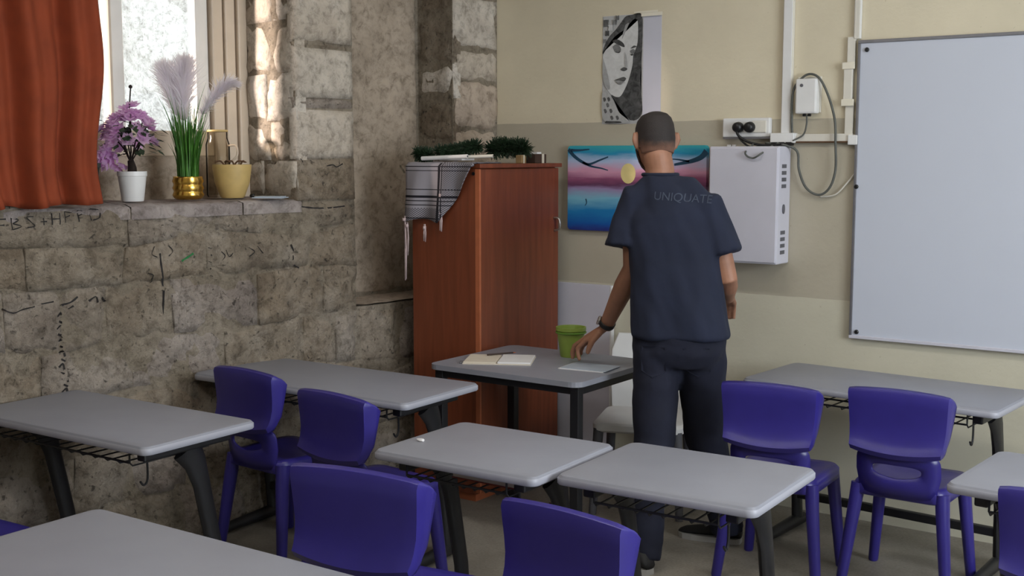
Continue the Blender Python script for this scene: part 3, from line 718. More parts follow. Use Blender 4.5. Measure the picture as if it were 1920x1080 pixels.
cable([(-2.10, 1.725), (-2.105, 1.80), (-2.10, 1.93, .035), (-2.06, 1.99, .03), (-2.02, 2.005, .03), (-1.975, 1.98, .035), (-1.935, 1.90), (-1.905, 1.80), (-1.895, 1.70, .04), (-1.895, 1.58), (-1.92, 1.50), (-1.97, 1.468), (-2.03, 1.50), (-2.065, 1.58), (-2.075, 1.66), (-2.12, 1.69, .06), (-2.22, 1.70, .05)], .0055, M['grey_cable'], 'long dark grey cable looped round the charger and hanging low')
cable([(-2.36, 1.765, .06), (-2.35, 1.735, .06), (-2.30, 1.705, .06), (-2.22, 1.69, .06), (-2.13, 1.695, .06)], .006, M['black_plastic'], 'black cable drooping from the left plug to the junction box')
cable([(-2.36, 1.76, .06), (-2.345, 1.72, .055), (-2.30, 1.685, .05), (-2.25, 1.685, .05), (-2.16, 1.70, .06)], .0045, M['black_plastic'], 'thinner black cable sagging just under the first plug cable')
cable([(-2.275, 1.70, .05), (-2.27, 1.655, .16), (-2.235, 1.632, .16), (-2.195, 1.65, .16), (-2.18, 1.69, .06)], .0042, M['grey_cable'], 'small grey cable loop hanging over the wall cabinet top')
cable([(-2.035, 1.825, .03), (-2.035, 1.78, .03), (-2.05, 1.735, .03), (-2.09, 1.71, .05)], .004, M['grey_cable'], 'short grey lead dropping from the charger box')
cable([(-1.97, 1.458, .01), (-1.90, 1.47, .01), (-1.85, 1.52, .01), (-1.81, 1.57, .01)], .0035, M['cream_plastic'], 'pale wire on the wall rising to the whiteboard edge')

# ------------------------------------------------------------------ desks
DH = .72
def make_desk(name, label, W, D, loc, rz, group, basket=True):
    t = thing(name, label, 'desk', (loc[0], loc[1], 0), rz, group)
    bm = bmesh.new(); prof = [(0, DH-.03), (.0, DH-.008), (-.004, DH-.002), (-.010, DH)]
    rings = []
    for off, z in prof: rings.append([Vector((x, y, z)) for x, y in rrect(-W/2-off, W/2+off, -D/2-off, D/2+off, .028)])
    rr = loft(bm, rings, True); o = mesh_obj('tabletop', bm, M['laminate'], t); auto_smooth(o, 30)
    bm = bmesh.new()
    rings = [[Vector((x, y, z)) for x, y in rrect(-W/2-e, W/2+e, -D/2-e, D/2+e, .028)] for e, z in ((.0005, DH-.029), (.0025, DH-.026), (.0025, DH-.011), (.0005, DH-.008))]
    loft(bm, rings, False); o2 = mesh_obj('edge_band', bm, M['lam_edge'], o); auto_smooth(o2, 50)
    lx = W/2 - .085
    for s in (-1, 1):
        x = s*lx
        bm = bmesh.new(); bx(bm, x-.02, x+.02, -D/2+.05, D/2-.06, DH-.07, DH-.03, .006); mesh_obj('side_rail', bm, M['black_metal'], t)
        bm = bmesh.new()
        tube(bm, [(x, .00, DH-.06), (x, .035, DH-.12), (x, .06, DH-.2), (x, .115, .26), (x, .135, .03)], [(.062, .019), (.046, .02), (.035, .02), (.032, .02), (.034, .021)], 14, ref=(1, 0, 0))
        o = mesh_obj('leg', bm, M['black_metal'], t, True); auto_smooth(o)
        bm = bmesh.new(); tube(bm, [(x, -D/2+.03, .018), (x, -D/2+.05, .026), (x, .1, .034), (x, D/2-.05, .03), (x, D/2-.03, .02)], [(.012, .018), (.02, .022), (.028, .026), (.024, .024), (.012, .018)], 10, ref=(1, 0, 0))
        mesh_obj('foot', bm, M['black_metal'], t, True)
    bm = bmesh.new(); bx(bm, -lx, lx, .10, .13, .14, .175, .005); mesh_obj('stretcher', bm, M['black_metal'], t)
    if basket:
        bm = bmesh.new(); zb = DH-.085; b0, b1 = -lx+.03, lx-.03; n = max(9, int((b1-b0)/.06)); yb0, yb1 = -D/2+.03, D/2-.12
        for i in range(n+1):
            xx = b0 + (b1-b0)*i/n; tube(bm, [(xx, yb0, zb+.012), (xx, yb0+.012, zb), (xx, yb1, zb), (xx, yb1+.01, zb+.04)], .003, 5)
        for (yy, z_) in ((yb0, zb+.012), (yb1, zb), (yb1+.01, zb+.04), ((yb0+yb1)/2, zb)): tube(bm, [(b0, yy, z_), (b1, yy, z_)], .004, 5)
        for xx in (b0, b1): 
            for yy in (yb0, yb1+.01): tube(bm, [(xx, yy, zb+.012), (xx, yy, DH-.032)], .0035, 5)
        mesh_obj('wire_basket', bm, M['black_metal'], t)
    bm = bmesh.new(); tube(bm, smooth_path([(lx-.03, -D/2+.1, DH-.07), (lx-.03, -D/2+.1, DH-.14), (lx-.03, -D/2+.085, DH-.16), (lx-.03, -D/2+.07, DH-.145)], 4), .004, 6); mesh_obj('bag_hook', bm, M['black_metal'], t)
    return t
dg = 'school desks with grey tops'
make_desk('school_desk', 'grey desk against the stone wall below the orange curtain', 1.0, .485, (-3.605, 2.584), R(1.6), dg)
make_desk('school_desk', 'grey double desk against the stone wall in front of the wardrobe', 1.16, .489, (-3.45, 3.58), R(1.9), dg)
make_desk('school_desk', 'grey single desk in the middle, left of the twin pair', .607, .489, (-2.197, 3.012), R(1.8), dg)
make_desk('school_desk', 'grey single desk in the middle, right of the twin pair', .617, .489, (-1.558, 3.10), R(2.0), dg)
make_desk('school_desk', 'grey double desk under the whiteboard against the painted wall', 1.04, .489, (-1.514, 4.774), R(-4.3), dg)
make_desk('school_desk', 'grey desk nearest the camera at the bottom left corner', 1.04, .489, (-2.147, 1.64), R(1.0), dg)
make_desk('school_desk', 'grey desk cut off by the right edge of the picture', .84, .485, (-.467, 3.632), R(-4), dg)
sc1 = thing('paper_scrap', 'tiny crumpled paper scrap on the middle desk', 'paper scrap', (-2.435, 2.93, DH))
bm = bmesh.new(); bmesh.ops.create_icosphere(bm, subdivisions=2, radius=.012)
for v in bm.verts: v.co = Vector((v.co.x*1.3, v.co.y*.7, max(0, v.co.z*.5 + .004))) * (1+.4*noise.noise(v.co*120))
mesh_obj('crumple', bm, M['paper'], sc1)
# books lying in the twin desk's basket
bk = thing('exercise_book', 'dark red exercise book lying in the middle desk basket', 'book', (-2.12, 2.97, DH-.079)); box('cover', -.14, .14, -.10, .10, 0, .004, simple('dark_red_cover', (116, 44, 38), .6, .1, 20), bk); box('pages', -.137, .137, -.098, .098, .004, .016, M['paper_cream'], bk); box('cover', -.14, .14, -.10, .10, .016, .020, simple('dark_red_cover_2', (116, 44, 38), .6, .1, 20), bk)

# teacher's table
TX0, TX1, TY0, TY1, TZ = -3.265, -2.485, 3.975, 4.62, .74
tt = thing('teacher_table', 'white topped table with square black legs beside the man', 'table', ((TX0+TX1)/2, (TY0+TY1)/2, 0)); tw, td = (TX1-TX0)/2, (TY1-TY0)/2
bm = bmesh.new(); loft(bm, [[Vector((x, y, z)) for x, y in rrect(-tw, tw, -td, td, .05)] for z in (TZ-.022, TZ)]); mesh_obj('tabletop', bm, M['laminate'], tt)
for s in (-1, 1):
    box('apron', -tw+.03, tw-.03, s*(td-.05)-.0125, s*(td-.05)+.0125, TZ-.058, TZ-.022, M['black_metal'], tt); box('apron', s*(tw-.035)-.0125, s*(tw-.035)+.0125, -td+.05, td-.05, TZ-.058, TZ-.022, M['black_metal'], tt)
    for r in (-1, 1): box('leg', s*(tw-.04)-.02, s*(tw-.04)+.02, r*(td-.05)-.02, r*(td-.05)+.02, 0, TZ-.023, M['black_metal'], tt, .003)
nb = thing('notebook', 'open cream notebook lying on the white table', 'notebook', (-3.05, 4.22, TZ), R(28))
box('cover', -.15, .15, -.105, .105, 0, .004, M['paper_cream'], nb); box('page_block', -.148, -.003, -.102, .102, .004, .010, M['paper_cream'], nb, .002); box('page_block', .003, .148, -.102, .102, .004, .012, M['paper'], nb, .002)
pe = thing('pencil', 'dark pencil resting on the open notebook', 'pencil', (-3.10, 4.30, TZ+.016), R(62)); bm = bmesh.new(); tube(bm, [(-.07, 0, 0), (.06, 0, 0)], .004, 6); mesh_obj('shaft', bm, simple('dark_pencil', (54, 40, 34), .5, .1, 20), pe); bm = bmesh.new(); tube(bm, [(.06, 0, 0), (.075, 0, 0)], [.004, .0008], 6); mesh_obj('tip', bm, M['wood_edge'], pe)
gr = thing('eraser', 'flat grey eraser at the left of the notebook on the table', 'eraser', (-3.13, 4.09, TZ), R(30)); box('rubber', -.035, .035, -.016, .016, 0, .008, simple('grey_rubber', (110, 108, 110), .8, .1, 20), gr, .003); box('sleeve', -.012, .035, -.0165, .0165, -.0, .0085, simple('grey_sleeve', (90, 90, 96), .7, .1, 20), gr)
ps = thing('paper_sheet', 'white paper sheet on the table under the hand', 'paper', (-2.63, 4.29, TZ), R(6)); box('sheet', -.11, .10, -.075, .075, 0, .003, M['paper'], ps); box('sheet', -.10, .11, -.07, .08, .003, .006, M['blue_card'], ps)
cp_ = thing('green_cup', 'lime green plastic cup on the table behind the hand', 'cup', (-2.855, 4.50, TZ)); bm = bmesh.new(); lathe(bm, [(.046, 0), (.048, .004), (.064, .118), (.069, .12), (.069, .135), (.063, .135), (.058, .118), (.044, .008)], 28); auto_smooth(mesh_obj('body', bm, M['lime'], cp_)); bm = bmesh.new(); lathe(bm, [(.068, .106), (.0705, .108), (.0705, .113), (.068, .115)], 28); mesh_obj('rim_ring', bm, simple('dark_lime_plastic', (96, 136, 44), .4, .06, 10), cp_, True)
# white board standing behind the table, white stool
wp = thing('leaning_board', 'plain white board standing against the wall behind the table', 'panel', (-3.19, YB-.03, 0)); box('sheet', -.165, .15, -.012, .012, 0, .99, M['white_metal'], wp, .002); box('edge_strip', .15, .16, -.014, .014, 0, .99, M['white_plastic'], wp, .001)
ws = thing('white_chair', 'white plastic chair behind the table, partly hidden by the man', 'chair', (-2.66, 4.83, 0), R(20))
bm = bmesh.new(); loft(bm, [[Vector((x, y, z)) for x, y in rrect(-.21+e, .21-e, -.20+e, .20-e, .05)] for e, z in ((.012, .385), (0, .395), (0, .42), (.01, .43))]); auto_smooth(mesh_obj('seat', bm, M['white_plastic'], ws))
bm = bmesh.new(); loft(bm, [[Vector((x, y + .21 + (z-.42)*.15, z)) for x, y in rrect(-wq, wq, -.012, .012, .01)] for wq, z in ((.19, .42), (.20, .55), (.20, .70), (.17, .78))]); auto_smooth(mesh_obj('backrest', bm, M['white_plastic'], ws))
for s in (-1, 1):
    for r in (-1, 1):
        bm = bmesh.new(); tube(bm, [(s*.18, r*.17, .40), (s*.20, r*.20, 0)], [.024, .018], 10); auto_smooth(mesh_obj('leg', bm, M['vent'], ws))

# ------------------------------------------------------------------ purple moulded chairs
def make_chair():
    t = thing('plastic_chair', '-', 'chair')
    # seat: rounded, dished, rolled rim
    bm = bmesh.new(); rings = []
    for e, z in ((.012, .352), (.0, .359), (.0, .396), (.010, .408), (.035, .406), (.08, .398), (.13, .394)):
        rings.append([Vector((x*(1-.06*(y < 0)), y, z)) for x, y in rrect(-.178+e, .178-e, -.165+e, .178-e, max(.02, .05-e*.2), 5)])
    loft(bm, rings); o = mesh_obj('seat', bm, M['purple'], t); auto_smooth(o, 60)
    # backrest: wide upper shell with forward flanges and an out-turned lower lip
    bm = bmesh.new(); prof = [(0, .010), (.015, -.001), (.05, -.004), (.2, -.002), (.42, .002), (.62, .003), (.78, -.003), (.89, -.012), (.955, -.022), (1, -.016), (.99, .004)]
    g = []; ns = 28
    for k, (t_, dyp) in enumerate(prof):
        row = []
        for i in range(-ns//2, ns//2+1):
            s = i/(ns//2); a = abs(s); q_ = max(0, (a-.72)/.28)
            wv = .160 + .018*(1-t_)**.7
            if q_ == 0: x = wv*s/.72*.97; dy = .004*(a/.72)**2.5
            else: x = math.copysign(wv*(.97 + .03*q_), s); dy = .004 + .058*q_*(1-.35*t_)
            zt = .742 + .012*(1-min(1, a/.8)**2) - .030*q_**2.2; zb = .548 - .026*(1-min(1, a/.85)**2) + .035*q_**2
            flat_ = 1-q_
            row.append(bm.verts.new((x, -.198 + dyp*flat_ + dy, zt + (zb-zt)*t_)))
        g.append(row)
    for j in range(len(g)-1):
        for i in range(len(g[0])-1): bm.faces.new((g[j][i], g[j][i+1], g[j+1][i+1], g[j+1][i]))
    o = mesh_obj('backrest', bm, M['purple'], t, True); m_ = o.modifiers.new('t', 'SOLIDIFY'); m_.thickness = .010; m_.offset = 1; auto_smooth(o, 38)
    # lower back with the hand slot
    bm = bmesh.new(); outer, inner = [], []; n = 40
    for k in range(n):
        a = 2*math.pi*k/n; ca, sa = math.cos(a), math.sin(a)
        se = lambda c, s, p: (math.copysign(abs(c)**p, c), math.copysign(abs(s)**p, s))
        cx, sz = se(ca, sa, .35); x = .150*cx*(1 - .06*(sz < 0)); z = .452 + .084*sz; outer.append((x, z))
        cx, sz = se(ca, sa, .7); inner.append((.088*cx, .468 + .021*sz - .010*(1-abs(cx))*(1 if sz < 0 else .2)))
    loops = []
    for f in (0, .5, 1): loops.append([bm.verts.new((o_[0]*(1-f)+i_[0]*f, -.188 + .055*((o_[0]*(1-f)+i_[0]*f)/.15)**2*.5 + (.47-(o_[1]*(1-f)+i_[1]*f))*.10 - .006*(f == 1), o_[1]*(1-f)+i_[1]*f)) for o_, i_ in zip(outer, inner)])
    for a_, b_ in zip(loops, loops[1:]):
        for k in range(n): bm.faces.new((a_[k], a_[(k+1) % n], b_[(k+1) % n], b_[k]))
    o = mesh_obj('lower_back', bm, M['purple'], t, True); m_ = o.modifiers.new('t', 'SOLIDIFY'); m_.thickness = .008; m_.offset = 0
    for s in (-1, 1):
        for y0, y1, x1 in ((-.135, -.185, .190), (.135, .17, .185)):
            bm = bmesh.new(); tube(bm, [(s*.150, y0, .390), (s*.158, y0 + (y1-y0)*.25, .31), (s*x1, y1, .008), (s*x1, y1, 0)], [(.030, .026), (.029, .024), (.021, .019), (.018, .016)], 12)
            auto_smooth(mesh_obj('leg', bm, M['purple'], t), 50)
    return t
ch0 = make_chair()
for c_ in ch0.children: c_.data.transform(Matrix.Scale(1.04, 4))
chairs = [(-3.735, 3.344, -4, 'purple plastic chair squeezed by the stone wall, far left at the double desk'),
          (-3.086, 3.191, -6, 'purple plastic chair in front of the wardrobe, right at the stone wall double desk'),
          (-2.268, 2.428, 8, 'large purple plastic chair in the foreground left of the picture centre'),
          (-1.588, 2.457, -5, 'purple plastic chair cut by the bottom edge, at the right twin desk'),
          (-1.818, 4.302, 5, 'purple plastic chair just right of the man, under the whiteboard corner'),
          (-1.368, 4.469, 0, 'purple plastic chair with its hand slot visible below the whiteboard'),
          (-.55, 3.33, -3, 'purple plastic chair cut off by the right edge of the picture')]
gname = 'purple plastic classroom chairs'
for i, (mx_, my_, rz, lab) in enumerate(chairs):
    a = R(rz); mx_ *= .967; my_ *= .967; loc = (mx_ - .205*math.sin(a), my_ + .205*math.cos(a), 0)
    if i == 0: ch0.location = loc; ch0.rotation_euler = (0, 0, a); ch0['label'] = lab; ch0['group'] = gname
    else:
        d_ = dup(ch0, loc, a, lab, gname)
        if i == 2: d_.scale = (1.07,)*3; d_.location = (-2.268*.967*.937 - .22*math.sin(a), 2.428*.967*.937 + .22*math.cos(a), 0)
dup(ch0, (-3.63, 2.02, 0), R(3), 'purple plastic chair only just showing at the left edge of the picture', gname)
fp = thing('floor_stick', 'thin reddish brown stick lying on the floor under the desks', 'stick', (-2.95, 4.55, 0), R(-25)); bm = bmesh.new(); tube(bm, [(-.08, 0, .006), (.10, 0, .006)], .005, 6); mesh_obj('shaft', bm, simple('brown_stick', (88, 50, 40), .7, .1, 20), fp); bm = bmesh.new(); tube(bm, [(.10, 0, .006), (.115, 0, .006)], [.005, .001], 6); mesh_obj('tip', bm, M['black_plastic'], fp)
# ------------------------------------------------------------------ curtain
def curtain():
    t = thing('curtain', 'rust orange curtain bunched at the left side of the window', 'curtain', wl(2.5, .0, SILL))
    o0 = Vector(t.location); bm = bmesh.new(); nu, nv = 90, 46; g = []
    for j in range(nv+1):
        tz = j/nv; z = 1.40 + tz*1.30; row = []
        for i in range(nu+1):
            s = i/nu
            # right edge hangs straight, folds drift to the left towards the bottom
            u = 2.262 + .06*(1-tz) + .95*s + .012*math.sin(z*9)*(1-s)
            ph = 25*s + (1-tz)**1.5*7*s + .6*noise.noise(Vector((s*4, z*2, 0)))
            fold = .5*math.sin(ph) + .28*math.sin(ph*2.3+1) + .35*noise.noise(Vector((s*7 + (1-tz)*1.6, z*1.7, 4)))
            n = .045 + .065*fold*(.7+.5*(1-tz)) + .03*(1-tz)*s
            zz = z
            if j <= 3: zz += .02*noise.noise(Vector((s*9, 1, 1)))
            if tz < .25: zz -= (.25-tz)*.10*s
            if tz < .10: n += (.10-tz)*.35*(.5+.5*math.sin(ph*.5))
            row.append(bm.verts.new(wl(u, n, zz + .058) - o0))
        g.append(row)
    for j in range(nv):
        for i in range(nu): bm.faces.new((g[j][i], g[j][i+1], g[j+1][i+1], g[j+1][i]))
    o = mesh_obj('drape', bm, M['curtain'], t, True); m = o.modifiers.new('t', 'SOLIDIFY'); m.thickness = .004
    bm = bmesh.new(); tube(bm, [wl(1.2, .05, 2.86)-o0, wl(3.4, .05, 2.86)-o0], .014, 10); mesh_obj('rod', bm, M['black_metal'], t, True)
    for k in range(6):
        bm = bmesh.new(); u = 2.3+k*.16; tube(bm, [wl(u, .05, 2.845)-o0, wl(u, .05, 2.74)-o0], .004, 6); mesh_obj('curtain_hook', bm, M['black_metal'], t)
curtain()

# ------------------------------------------------------------------ things on the window sill
def sill_thing(name, label, cat, u, n, group=None): return thing(name, label, cat, wl(u, n, SILL+.008), 0, group)
SG = 'pots on the stone window sill'
p1 = sill_thing('flower_pot', 'white pot of lilac artificial flowers next to the curtain', 'potted plant', 2.065, -.14)
bm = bmesh.new(); lathe(bm, [(.043, 0), (.045, .004), (.058, .105), (.061, .106), (.061, .125), (.056, .125), (.053, .105), (.050, .095)], 28); auto_smooth(mesh_obj('pot', bm, M['white_plastic'], p1))
bm = bmesh.new(); lathe(bm, [(.051, .095), (.051, .100), (.02, .104)], 20); mesh_obj('soil', bm, M['soil'], p1)
bm = bmesh.new(); tube(bm, [(0, 0, .10), (.003, .0, .14), (-.006, 0, .17)], [.022, .018, .013], 8)
for k in range(9):
    a = k*.7; tube(bm, smooth_path([(-.005, 0, .16), (.03*math.cos(a), .03*math.sin(a), .22), (.07*math.cos(a), .06*math.sin(a), .26+.05*(k % 3))], 3), .003, 5)
tube(bm, smooth_path([(0, 0, .2), (-.005, 0, .35), (.01, .0, .47)], 3), .003, 5)
mesh_obj('stem', bm, M['soil'], p1, True)
bm = bmesh.new()
for k in range(150):
    a = random.uniform(0, 6.28); r = random.uniform(.02, .13); z = random.uniform(.19, .33)
    p = Vector((r*math.cos(a), r*math.sin(a), z)); d = Vector((math.cos(a), math.sin(a), random.uniform(-.8, .3))).normalized(); s_ = d.cross(Vector((0, 0, 1))).normalized()*.013
    e = p + d*.045; bm.faces.new([bm.verts.new(x) for x in (p, p+d*.02+s_, e, p+d*.02-s_)])
o = mesh_obj('foliage', bm, M['leaf_dark'], p1, recalc=False); o['kind'] = 'stuff'
def blossom_mesh():
    bm = bmesh.new()
    for k in range(6):
        a = k*math.pi/3; d = Vector((math.cos(a), math.sin(a), .25)); s_ = Vector((-math.sin(a), math.cos(a), 0))*.011
        c0 = Vector((0, 0, .0)); bm.faces.new([bm.verts.new(x) for x in (c0, d*.014+s_, d*.027+Vector((0, 0, .004)), d*.014-s_)])
        d2 = Vector((math.cos(a+.5), math.sin(a+.5), .9)); bm.faces.new([bm.verts.new(x) for x in (c0, d2*.009+s_*.6, d2*.016, d2*.009-s_*.6)])
    bm.normal_update(); me_ = bpy.data.meshes.new('blossom'); bm.to_mesh(me_); bm.free(); me_.materials.append(M['lilac']); return me_
bme = blossom_mesh()
img_left = Vector((-.816, -.578, 0))
for k in range(95):
    a = random.uniform(0, 6.28); el = random.uniform(-.1, 1.35)
    c = Vector((.10*math.cos(a)*math.cos(el), .10*math.sin(a)*math.cos(el), .25 + .12*math.sin(el)))
    if k < 26: c = img_left*random.uniform(.06, .125) + Vector((random.uniform(-.03, .03), random.uniform(-.05, .05), random.uniform(.12, .3)))
    if 26 <= k < 36: c = Vector((random.uniform(-.03, .02), random.uniform(-.03, .03), random.uniform(.33, .40)))
    o = bpy.data.objects.new('blossom', bme); col.objects.link(o); o.parent = p1; o.location = c
    o.rotation_euler = Vector((c.x, c.y, (c.z-.2)*1.2)).normalized().to_track_quat('Z', 'Y').to_euler(); o.scale = (random.uniform(1.0, 1.55),)*3
bm = bmesh.new(); bmesh.ops.create_icosphere(bm, subdivisions=1, radius=.009, matrix=Matrix.Translation((.01, 0, .475))); mesh_obj('bud', bm, M['soil'], p1)

p2 = sill_thing('grass_pot', 'ribbed gold pot of green grass with white feathery plumes', 'potted plant', 1.80, -.14)
prof = [(.050, 0), (.056, .004)]
for k in range(3): prof += [(.062, .008+k*.030), (.068, .020+k*.030), (.062, .034+k*.030)]
prof += [(.064, .100), (.058, .100), (.055, .09)]
bm = bmesh.new(); lathe(bm, prof, 32); mesh_obj('pot', bm, M['gold'], p2, True)
bm = bmesh.new()
for k in range(190):
    a = random.uniform(0, 6.28); r = .045*math.sqrt(random.random()); b0 = Vector((r*math.cos(a), r*math.sin(a), .085)); L = random.uniform(.18, .40)*(1.25 if k % 7 == 0 else 1)
    lean = Vector((math.cos(a), math.sin(a), 0))*(.25*random.random()+.03); P = []
    for j in range(6):
        t_ = j/5; P.append(b0 + Vector((0, 0, L*t_*(1-.12*t_))) + lean*L*t_*t_ + Vector((.004*math.sin(k+t_*3), 0, 0)))
    s_ = Vector((math.cos(k*1.7), math.sin(k*1.7), 0))*.0028; ws_ = [1, 1, .95, .8, .5, .1]
    L2 = [(bm.verts.new(p+s_*q_), bm.verts.new(p-s_*q_)) for p, q_ in zip(P, ws_)]
    for j in range(5): bm.faces.new((L2[j][0], L2[j+1][0], L2[j+1][1], L2[j][1]))
o = mesh_obj('grass_blades', bm, M['grass'], p2, recalc=False); o['kind'] = 'stuff'
def plume(axis, n, spread, name='plume'):
    bm = bmesh.new(); P = smooth_path(axis, 8); m_ = len(P); i0 = int(m_*.42)
    tube(bm, P, [.0025]*m_, 5)
    for k in range(n):
        i = random.randint(i0, m_-1); p = P[i]; ax = (P[min(i+1, m_-1)]-P[i-1]).normalized()
        q_ = (i-i0)/(m_-i0); wdt = spread*math.sin(math.pi*min(1, q_*.85+.12))
        d = (ax*1.4 + Vector((random.gauss(0, 1), random.gauss(0, 1), random.gauss(0, .5)))*.55).normalized(); L = wdt*random.uniform(.7, 1.4)+.015
        s_ = d.orthogonal().normalized()*.0016; mid = p + d*L*.5 + Vector((0, 0, -.004)); e = p + d*L + Vector((0, 0, -.012))
        vs4 = [bm.verts.new(x) for x in (p+s_, p-s_, mid-s_, mid+s_)]; bm.faces.new(vs4); bm.faces.new([vs4[3], vs4[2], bm.verts.new(e)])
    o = mesh_obj(name, bm, M['plume'], p2, recalc=False); o['kind'] = 'stuff'
img_r = -img_left
plume([(0, 0, .1), img_r*-.005+Vector((0, 0, .3)), img_r*-.01+Vector((0, 0, .45)), img_r*.0+Vector((0, 0, .58))], 1700, .105)
plume([(-.005, 0, .1), img_r*-.03+Vector((0, 0, .32)), img_r*-.06+Vector((0, 0, .46)), img_r*-.085+Vector((0, 0, .56))], 1400, .09)
plume([(0.005, 0, .1), img_r*.045+Vector((0, 0, .30)), img_r*.09+Vector((0, 0, .40)), img_r*.16+Vector((0, 0, .48)), img_r*.205+Vector((0, 0, .50))], 1300, .06)

p3 = sill_thing('ceramic_pot', 'ochre ceramic pot with dried twigs at the right end of the sill', 'pot', 1.555, -.17)
bm = bmesh.new(); lathe(bm, [(.048, 0), (.055, .006), (.078, .07), (.086, .13), (.087, .15), (.080, .150), (.078, .13), (.07, .125)], 32); auto_smooth(mesh_obj('pot', bm, M['ochre'], p3))
bm = bmesh.new(); lathe(bm, [(.077, .125), (.077, .13), (.03, .136)], 24); mesh_obj('soil', bm, M['soil'], p3)
for k in range(5):
    bm = bmesh.new(); a = -.6 + k*1.3; tube(bm, smooth_path([(.03*math.cos(a), .03*math.sin(a), .13), (.05*math.cos(a+.4), .05*math.sin(a+.4), .165), (.085*math.cos(a+.8), .07*math.sin(a+.8), .16)], 4), [.004]*8+[.001], 5); mesh_obj('twig', bm, M['twig'], p3)
p4 = sill_thing('glass_jar', 'clear glass jar with a handle behind the ochre pot', 'jar', 1.53, -.318)
mj, nt, b_ = new_mat('thin_jar_glass'); nt.nodes.remove(b_); tr = nt.nodes.new('ShaderNodeBsdfTransparent'); tr.inputs[0].default_value = (.90, .88, .84, 1); gl = nt.nodes.new('ShaderNodeBsdfGlossy'); gl.inputs['Roughness'].default_value = .05; mx = nt.nodes.new('ShaderNodeMixShader'); lw = nt.nodes.new('ShaderNodeFresnel'); lw.inputs[0].default_value = 1.12
nt.links.new(lw.outputs[0], mx.inputs[0]); nt.links.new(tr.outputs[0], mx.inputs[1]); nt.links.new(gl.outputs[0], mx.inputs[2]); nt.links.new(mx.outputs[0], nt.nodes['Material Output'].inputs[0])
bm = bmesh.new(); lathe(bm, [(.05, 0), (.055, .01), (.055, .24), (.045, .27), (.045, .30), (.042, .30), (.042, .27), (.051, .238), (.051, .012)], 24); auto_smooth(mesh_obj('vessel', bm, mj, p4))
bm = bmesh.new(); lathe(bm, [(.046, .298), (.048, .30), (.048, .306), (.044, .308)], 24); mesh_obj('rim', bm, M['ochre'], p4, True)
bm = bmesh.new(); tube(bm, smooth_path([img_r*.053+Vector((0, 0, .235)), img_r*.085+Vector((0, 0, .235)), img_r*.088+Vector((0, 0, .19)), img_r*.055+Vector((0, 0, .16))], 4), .005, 8); mesh_obj('handle', bm, M['frame_paint'], p4, True)
p5 = sill_thing('dark_planter', 'dark green planter half hidden behind the curtain edge', 'planter', 2.25, -.25); bm = bmesh.new(); loft(bm, [[Vector((x, y, z)) for x, y in rrect(-e, e, -e, e, .012)] for e, z in ((.05, 0), (.066, .14), (.07, .142), (.07, .16), (.06, .16), (.056, .13))]); mesh_obj('pot', bm, M['dark_green'], p5); bm = bmesh.new(); loft(bm, [[Vector((x, y, z)) for x, y in rrect(-e, e, -e, e, .01)] for e, z in ((.058, .135), (.058, .142))]); mesh_obj('soil', bm, M['soil'], p5)
p6 = sill_thing('folded_card', 'pale blue folded card at the right end of the sill', 'card', 1.47, -.05); box('card', -.04, .10, -.05, .05, 0, .004, M['blue_card'], p6); box('card', -.03, .09, -.045, .045, .004, .008, M['blue_card'], p6)
p6.rotation_euler = (0, 0, R(30))
p7 = sill_thing('black_knob', 'small round black knob lying beside the ochre pot', 'knob', 1.475, -.13); bm = bmesh.new(); lathe(bm, [(.006, 0), (.012, .003), (.014, .010), (.008, .018)], 14); mesh_obj('head', bm, M['black_plastic'], p7, True); bm = bmesh.new(); tube(bm, [(.01, 0, .008), (.03, 0, .006)], .003, 6); mesh_obj('pin', bm, M['steel'], p7)

# ------------------------------------------------------------------ the man
def V(*a): return Vector(a)
PF = V(-.29, .957, 0); PL = V(-.957, -.29, 0)          # facing direction, his left
person = thing('person', 'man in navy t-shirt and dark jeans, back turned, reaching over the table', 'person', (-2.17, 4.28, 0))
PO = Vector(person.location)
def ering(c, ax, ay, ra, rb, n=28, p=2.3):
    out = []
    for k in range(n):
        a = 2*math.pi*k/n; ca, sa = math.cos(a), math.sin(a)
        out.append(c + ax*(ra*math.copysign(abs(ca)**(2/p), ca)) + ay*(rb*math.copysign(abs(sa)**(2/p), sa)))
    return out
def fuse(name, bm, voxel, mat, smooth_it=6, parent=person, disp=None):
    """join overlapping closed shells of a bmesh into one continuous skin"""
    bmesh.ops.recalc_face_normals(bm, faces=bm.faces)
    me = bpy.data.meshes.new(name + '_src'); bm.to_mesh(me); bm.free()
    o = bpy.data.objects.new(name + '_src', me); col.objects.link(o)
    m = o.modifiers.new('r', 'REMESH'); m.mode = 'VOXEL'; m.voxel_size = voxel; m.use_smooth_shade = True
    if smooth_it: s = o.modifiers.new('s', 'SMOOTH'); s.factor = .5; s.iterations = smooth_it
    dg_ = bpy.context.evaluated_depsgraph_get(); dg_.update(); ev = o.evaluated_get(dg_)
    new = bpy.data.meshes.new_from_object(ev); new.name = name; bpy.data.objects.remove(o); bpy.data.meshes.remove(me)
    if disp:
        new.calc_loop_triangles(); ns = [v.normal.copy() for v in new.vertices]
        for v, nn in zip(new.vertices, ns): v.co = v.co + nn*disp(v.co)
    new.materials.clear(); new.materials.append(mat)
    for p in new.polygons: p.use_smooth = True
    r = bpy.data.objects.new(name, new); col.objects.link(r); r.parent = parent
    for v in new.vertices: v.co -= PO
    return r
